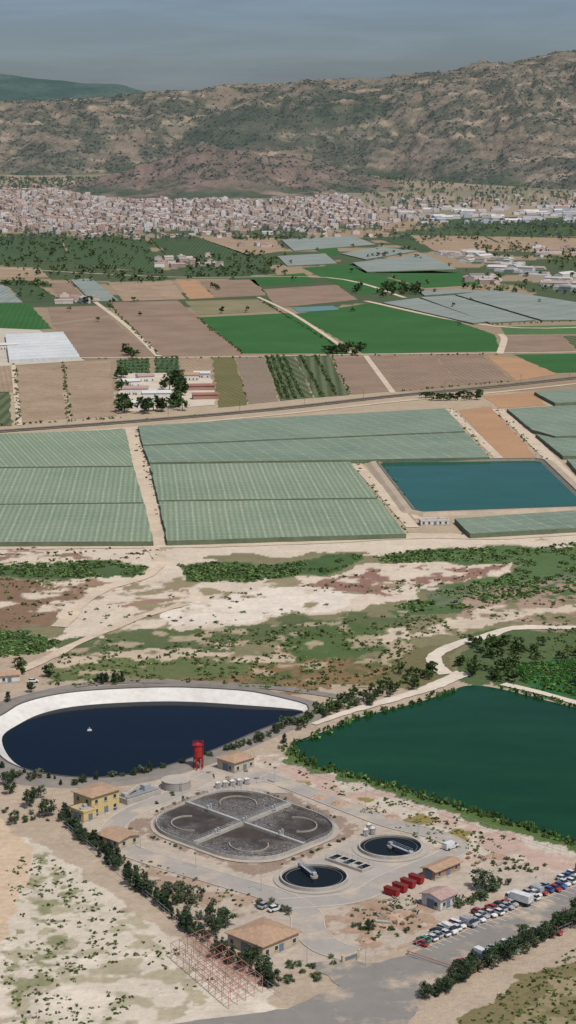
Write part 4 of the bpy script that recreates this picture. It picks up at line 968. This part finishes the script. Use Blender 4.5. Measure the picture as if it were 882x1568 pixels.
# near individual trees
def row(kinds,pts,step,jit,a,b_,w=1.0,p=1.0):
    for q in along(pts,step,jit):
        if random.random()<p: tree(random.choice(kinds),q[0],q[1],random.uniform(a,b_),w)
row(['pine_tree','cypress_tree','cypress_tree'],[(92,1252),(125,1282),(180,1330),(240,1385),(300,1432),(345,1468),(425,1518)],2.1,0.7,2.6,5.6,0.95,0.9)
row(['olive_tree','pine_tree'],[(110,1262),(180,1318),(250,1375),(320,1425)],5,0.9,1.8,3.4)
row(['pine_tree','cypress_tree','olive_tree'],[(0,1185),(60,1200),(130,1202),(210,1188),(300,1168),(345,1152),(400,1135)],2.6,0.9,2.0,4.2,1.0,0.85)
row(['pine_tree','olive_tree'],[(400,1132),(440,1118),(470,1105),(520,1088),(600,1066)],4,1.2,2.2,4.2)
row(['pine_tree','pine_tree','cypress_tree'],[(655,1532),(720,1490),(800,1452),(882,1412),(950,1380)],2.3,0.8,3.0,5.4,1.1)
row(['pine_tree','olive_tree'],[(668,1520),(740,1486),(840,1440)],4,0.8,2.2,3.8,1.1)
row(['shrub','pine_tree'],[(700,1390),(735,1376),(780,1352)],3,0.6,1.8,3.2)
row(['cypress_tree'],[(143,1048),(190,1043)],3,0.8,3.5,5)
for (u,v,s,k) in((738,1362,5.5,'pine_tree'),(12,1200,5,'pine_tree'),(45,1235,6,'pine_tree'),(70,1250,5.5,'pine_tree'),(62,1222,4,'olive_tree'),(15,1215,4,'pine_tree'),(568,1424,3,'pine_tree'),(345,1420,5,'pine_tree'),(330,1432,5,'pine_tree'),(322,1410,4,'pine_tree'),(384,1478,5.5,'pine_tree'),(403,1495,5.5,'pine_tree'),(420,1510,4.5,'pine_tree'),(400,1136,4,'pine_tree'),(435,1138,3.5,'cypress_tree'),(20,1262,4,'olive_tree'),(170,1312,4.5,'cypress_tree'),(180,1322,5,'cypress_tree'),(12,1075,4,'cypress_tree'),(48,1060,4,'pine_tree')):
    q=P(u,v);tree(k,q[0],q[1],s)
for poly,n,k,a,b_ in (([(430,1470),(520,1462),(500,1500),(430,1508)],16,'shrub',0.8,1.5),([(245,1352),(335,1375),(330,1395),(260,1378)],18,'olive_tree',1.8,3.4),([(530,1400),(640,1385),(640,1420),(550,1450)],16,'shrub',0.6,1.3),([(200,1215),(330,1212),(240,1235)],6,'shrub',0.7,1.3),([(385,1390),(420,1380),(450,1405)],7,'olive_tree',1.6,2.6),([(700,1310),(860,1320),(800,1350)],14,'shrub',0.6,1.3),([(0,1225),(80,1255),(60,1275),(0,1250)],9,'shrub',0.8,1.8)):
    for q in inside(poly,n): tree(k,q[0],q[1],random.uniform(a,b_))
for q in [bil(s,t) for s,t in [(random.choice([-0.03,1.03]),random.random()*0.6+0.2) for _ in range(18)]+[(random.random()*0.6+0.2,random.choice([-0.03,1.03])) for _ in range(18)]]: tree('shrub',q[0],q[1],random.uniform(0.4,1.0))
# ------------------------------------------------------------ vehicles
TYR=plain('tyre_rubber',(0.02,0.02,0.02,1),0.9);CG=plain('car_glass',(0.015,0.02,0.025,1),0.08,0.05,spec=0.6);LMP=plain('lamp_lens',(0.7,0.7,0.65,1),0.2)
def paint_m(n,c):
    m,nt,b=newmat('paint_'+n,0.4,0.4);nt.links.new(mix(nt,ramp(nt,noise(nt,geo(nt),0.8,4),0.3,0.7),c,tuple(k*0.7 for k in c[:3])+(1,)),b.inputs['Base Color']);return m
PC={'white':(0.6,0.6,0.58,1),'red':(0.3,0.035,0.035,1),'silver':(0.32,0.33,0.34,1),'green':(0.05,0.2,0.09,1),'black':(0.03,0.03,0.035,1),'blue':(0.05,0.1,0.28,1)}
PM={k:paint_m(k,v) for k,v in PC.items()}
def vehicle_mesh(kind,c):
    m=MB()
    if kind=='car': st=[(-2.1,0.45,0.62,0.72),(-1.95,0.28,0.86,0.82),(-1.2,0.25,0.94,0.86),(0.9,0.25,0.92,0.86),(1.75,0.26,0.78,0.82),(2.05,0.4,0.6,0.7)];cab=(-1.75,0.95,-1.25,0.25,0.9,1.44,0.78,0.6);wx=(-1.3,1.3);wr=0.32
    elif kind=='van': st=[(-2.5,0.4,1.2,0.9),(-2.45,0.3,2.1,0.93),(0.9,0.3,2.1,0.93),(1.6,0.3,1.25,0.93),(2.3,0.32,1.05,0.9),(2.5,0.4,0.8,0.82)];cab=(0.8,1.75,0.7,1.0,1.2,2.05,0.95,0.85);wx=(-1.6,1.6);wr=0.36
    else: st=[(2.2,0.5,2.3,1.1),(2.25,0.45,2.5,1.15),(3.4,0.45,2.5,1.15),(3.8,0.5,1.6,1.12),(3.85,0.6,1.5,1.1)];cab=(2.6,3.86,2.7,3.5,1.6,2.4,1.17,1.12);wx=(-2.6,2.9);wr=0.5
    V=[];
    for x_,zb,zt,hw in st: V+=[(x_,-hw,zb),(x_,hw,zb),(x_,hw*0.93,zt),(x_,-hw*0.93,zt),(x_,hw,zb+(zt-zb)*0.55),(x_,-hw,zb+(zt-zb)*0.55)]
    n=len(st);fs=[(0,5,3,2,4,1)[::-1],tuple((n-1)*6+i for i in (0,5,3,2,4,1))]
    for i in range(n-1):
        a=i*6;b_=a+6
        for p,q in((0,5),(5,3),(3,2),(2,4),(4,1),(1,0)): fs.append((a+p,b_+p,b_+q,a+q)[::-1])
    m.add(V,fs,0)
    x0,x1,x2,x3,z0,z1,w0,w1=cab
    m.add([(x0,-w0,z0),(x1,-w0,z0),(x1,w0,z0),(x0,w0,z0),(x2,-w1,z1),(x3,-w1,z1),(x3,w1,z1),(x2,w1,z1)],[(0,1,5,4),(1,2,6,5),(2,3,7,6),(3,0,4,7),(4,5,6,7)],1)
    m.box((x2+x3)/2,0,z1,(x3-x2),w1*2,0.05,0)
    for x_ in wx:
        for s in(-1,1):
            hw=st[2][3];vv=[];k=12
            for yy in(s*(hw-0.2),s*(hw+0.02)):
                for t in range(k): vv.append((x_+wr*math.cos(t*6.283/k),yy,wr+wr*math.sin(t*6.283/k)))
            m.add(vv,[(t,(t+1)%k,k+(t+1)%k,k+t) for t in range(k)]+[tuple(range(k,2*k)),tuple(range(k))],2)
    ex=st[-1][0];zz=st[-1][2]-0.15
    for s in(-1,1): m.box(ex-0.05,s*st[-1][3]*0.7,zz-0.05,0.14,0.3,0.14,3)
    if kind=='lorry': m.box(-0.9,0,1.0,6.0,2.35,0.2,2);m.box(-0.9,0,1.2,6.0,2.4,2.0,0);m.box(0.4,0,0.6,7,0.9,0.4,2)
    me=m.mesh(kind+'_body',[PM[c],CG,TYR,LMP]);return me
VM={}
def veh(kind,c,x_,y_,rot):
    k=(kind,c)
    if k not in VM: VM[k]=vehicle_mesh(kind,c)
    nm={'car':'parked_car','van':'parked_van','lorry':'parked_lorry'}[kind]
    o=bpy.data.objects.new(nm,VM[k]);o.location=(x_,y_,0.22);o.rotation_euler=(0,0,rot);link(o)
cols=['white']*7+['red']*5+['silver']*5+['green','black','black','blue']
def carrow(a,b_,step,off=0,p=1.0,lorry=0.03):
    A_,B_=np.array(P(*a)),np.array(P(*b_));d=B_-A_;Ln=np.linalg.norm(d);d/=Ln;ang=math.atan2(d[1],d[0]);nn=np.array((-d[1],d[0]));s=0
    while s<Ln:
        k=random.choices(['car','van','lorry'],[0.83,0.17-lorry,lorry])[0];c=random.choice(cols if k=='car' else ['white','white','red','silver'])
        if random.random()<p: q=A_+d*s+nn*(off+random.uniform(-0.7,0.7));veh(k,c,q[0],q[1],ang+math.pi/2*random.choice((1,-1))+random.uniform(-0.12,0.12))
        s+=step+(0.8 if k=='lorry' else 0)+random.uniform(0,0.35)
carrow((642,1447),(950,1321),2.15);carrow((670,1430),(950,1313),2.3,0.5,0.85);carrow((708,1478),(960,1372),2.2,0,0.92,0);carrow((712,1485),(960,1379),2.6,-0.6,0.6,0)
q=P(421,1395);veh('car','white',q[0],q[1],0.6);q=P(405,1390);veh('car','silver',q[0],q[1],0.9);q=P(20,1042);veh('car','white',q[0]+8,q[1]-3,0.2);q=P(690,1300);veh('van','white',q[0],q[1],0.7)
# fences, lamps, gate
def fence(name,pts,h=2.0,st=3.0):
    global m_
    m_=MB();W=[np.array(P(*p)) for p in pts]
    for a,b_ in zip(W[:-1],W[1:]): rail(a,b_,0,h,st)
    m_.obj(name,[HR])
fence('perimeter_fence',[(626,1458),(760,1400),(950,1318)]);fence('perimeter_fence',[(100,1268),(200,1355),(300,1440),(430,1528)]);fence('perimeter_fence',[(430,1172),(640,1236),(870,1312)]);fence('perimeter_fence',[(640,1528),(960,1385)])
for (u,v) in((470,1480),(560,1480),(640,1290),(400,1365),(300,1330),(720,1420),(820,1380),(560,1235),(215,1300),(420,1200)):
    q=P(u,v);e=empty('street_lamp',(q[0],q[1],0),random.uniform(0,6));m=MB();m.cyl(0,0,0,0.09,0.05,6.5,0,8);m.beam((0,0,6.4),(1.1,0,6.7),0.05);m.box(1.3,0,6.64,0.7,0.25,0.12,0);m.obj('pole_and_head',[HR],e)
m=MB();q1,q2=np.array(P(625,1462)),np.array(P(690,1484));d=q2-q1;m.beam((*q1,1.0),(*q2,1.0),0.09);m.box(q1[0],q1[1],0,0.5,0.5,1.2);m.box(q2[0],q2[1],0,0.4,0.4,1.2);m.obj('entrance_gate_barrier',[RST])
m=MB();q=P(537,1470);m.box(0,0,0,5,0.4,1.6,0);m.box(0,-0.21,0.4,4,0.05,0.9,1);m.box(2.7,0,0,0.5,0.5,2);m.box(-2.7,0,0,0.5,0.5,2);m.obj('entrance_sign_wall',[CRM,DOOR],None,(q[0],q[1],0),0.7)
# yard clutter: pallets, pipe stacks, rubble heaps
m=MB()
for poly,n in (([(560,1385),(650,1365),(660,1400),(590,1430)],26),([(300,1180),(400,1175),(420,1200),(330,1205)],14),([(700,1300),(780,1320),(740,1345)],10),([(150,1270),(210,1262),(215,1290)],8)):
    for q in inside(poly,n):
        r=random.uniform(0,3)
        if random.random()<0.5:
            for k in range(random.randint(1,4)): m.box(q[0],q[1],0.15+k*0.18,1.2,1.0,0.12,0,r+k*0.05)
        else:
            for k in range(3): m.beam((q[0]-2*math.cos(r),q[1]-2*math.sin(r)+k*0.4,0.35),(q[0]+2*math.cos(r),q[1]+2*math.sin(r)+k*0.4,0.35),0.16,1)
m.obj('pallets_and_pipes',[plain('pallet_wood',S(150,124,96)),CON])
def heap(u,v,r,h,mat):
    q=P(u,v);n=18;V=[(0,0,h)];fs=[]
    for k,(rr,zz) in enumerate(((0.35,0.75),(0.7,0.35),(1,0))):
        for i in range(n):
            a=6.283*i/n;j=random.uniform(0.8,1.2);V.append((r*rr*j*math.cos(a),r*rr*j*math.sin(a)*0.8,h*zz*random.uniform(0.7,1.2)))
    for i in range(n):
        fs.append((0,1+i,1+(i+1)%n))
        for k in range(2): fs.append((1+k*n+i,1+(k+1)*n+i,1+(k+1)*n+(i+1)%n,1+k*n+(i+1)%n))
    m=MB();m.add(V,fs);m.obj('rubble_heap',[mat],None,(q[0],q[1],0.05))
HP=plain('rubble',S(176,148,126),0.95,0.6,0.9,bumpd=0.4)
for a in((600,1408,4,1.4),(580,1420,3,1.0),(620,1400,3,1.2),(560,1440,2.5,.8),(490,1222,3,1),(520,1232,3.5,1.2),(600,1252,2.5,.9),(760,1312,3,1),(250,1362,2.5,.8)): heap(*a,HP)
# ------------------------------------------------------------ sky, sun, camera
w=bpy.data.worlds.new('World');bpy.context.scene.world=w;w.use_nodes=True;nt=w.node_tree;bg=nt.nodes['Background']
SE,SA=math.radians(58),math.radians(145)
sky=nd(nt,'ShaderNodeTexSky',sky_type='NISHITA');sky.sun_disc=False;sky.sun_elevation=SE;sky.sun_rotation=SA;sky.air_density=1.2;sky.dust_density=1.5
tc=nd(nt,'ShaderNodeTexCoord').outputs['Generated']
el=nd(nt,'ShaderNodeSeparateXYZ',i_0=tc).outputs[2]
tint=mix(nt,ramp(nt,el,0.12,0.6),(0.62,0.74,1.04,1),(1.75,1.6,1.5,1))
mp=nd(nt,'ShaderNodeMapping',i_Vector=tc);mp.inputs['Scale'].default_value=(7,7,60)
cn=nd(nt,'ShaderNodeTexNoise',i_Vector=mp.outputs[0],i_Scale=1.0,i_Detail=7.0,i_Roughness=0.6,i_Distortion=0.4).outputs['Fac']
c=mix(nt,1.0,sky.outputs[0],tint,'MULTIPLY')
f=ramp(nt,cn,0.42,0.72)
hsv=nd(nt,'ShaderNodeVectorMath',operation='SCALE',i_0=c);nt.links.new(mth(nt,'ADD',mth(nt,'MULTIPLY',f,0.2),0.92),hsv.inputs['Scale'])
nt.links.new(hsv.outputs[0],bg.inputs['Color']);bg.inputs['Strength'].default_value=0.08
sl=bpy.data.lights.new('sun','SUN');sl.energy=3.9;sl.angle=math.radians(0.8);sl.color=(1,0.955,0.89);so=link(bpy.data.objects.new('sun',sl))
dv=(math.sin(SA)*math.cos(SE),math.cos(SA)*math.cos(SE),math.sin(SE))
so.rotation_euler=Vector(dv).to_track_quat('Z','Y').to_euler();so.location=(0,0,500)
cd=bpy.data.cameras.new('camera');cd.sensor_fit='VERTICAL';cd.sensor_height=24;cd.lens=24*F/1568;cd.clip_start=1;cd.clip_end=100000
co=link(bpy.data.objects.new('camera',cd));co.location=(0,0,H);co.rotation_euler=(math.pi/2-PITCH,0,0);bpy.context.scene.camera=co
s=bpy.context.scene;s.view_settings.view_transform='Standard';s.view_settings.look='None';s.view_settings.exposure=0
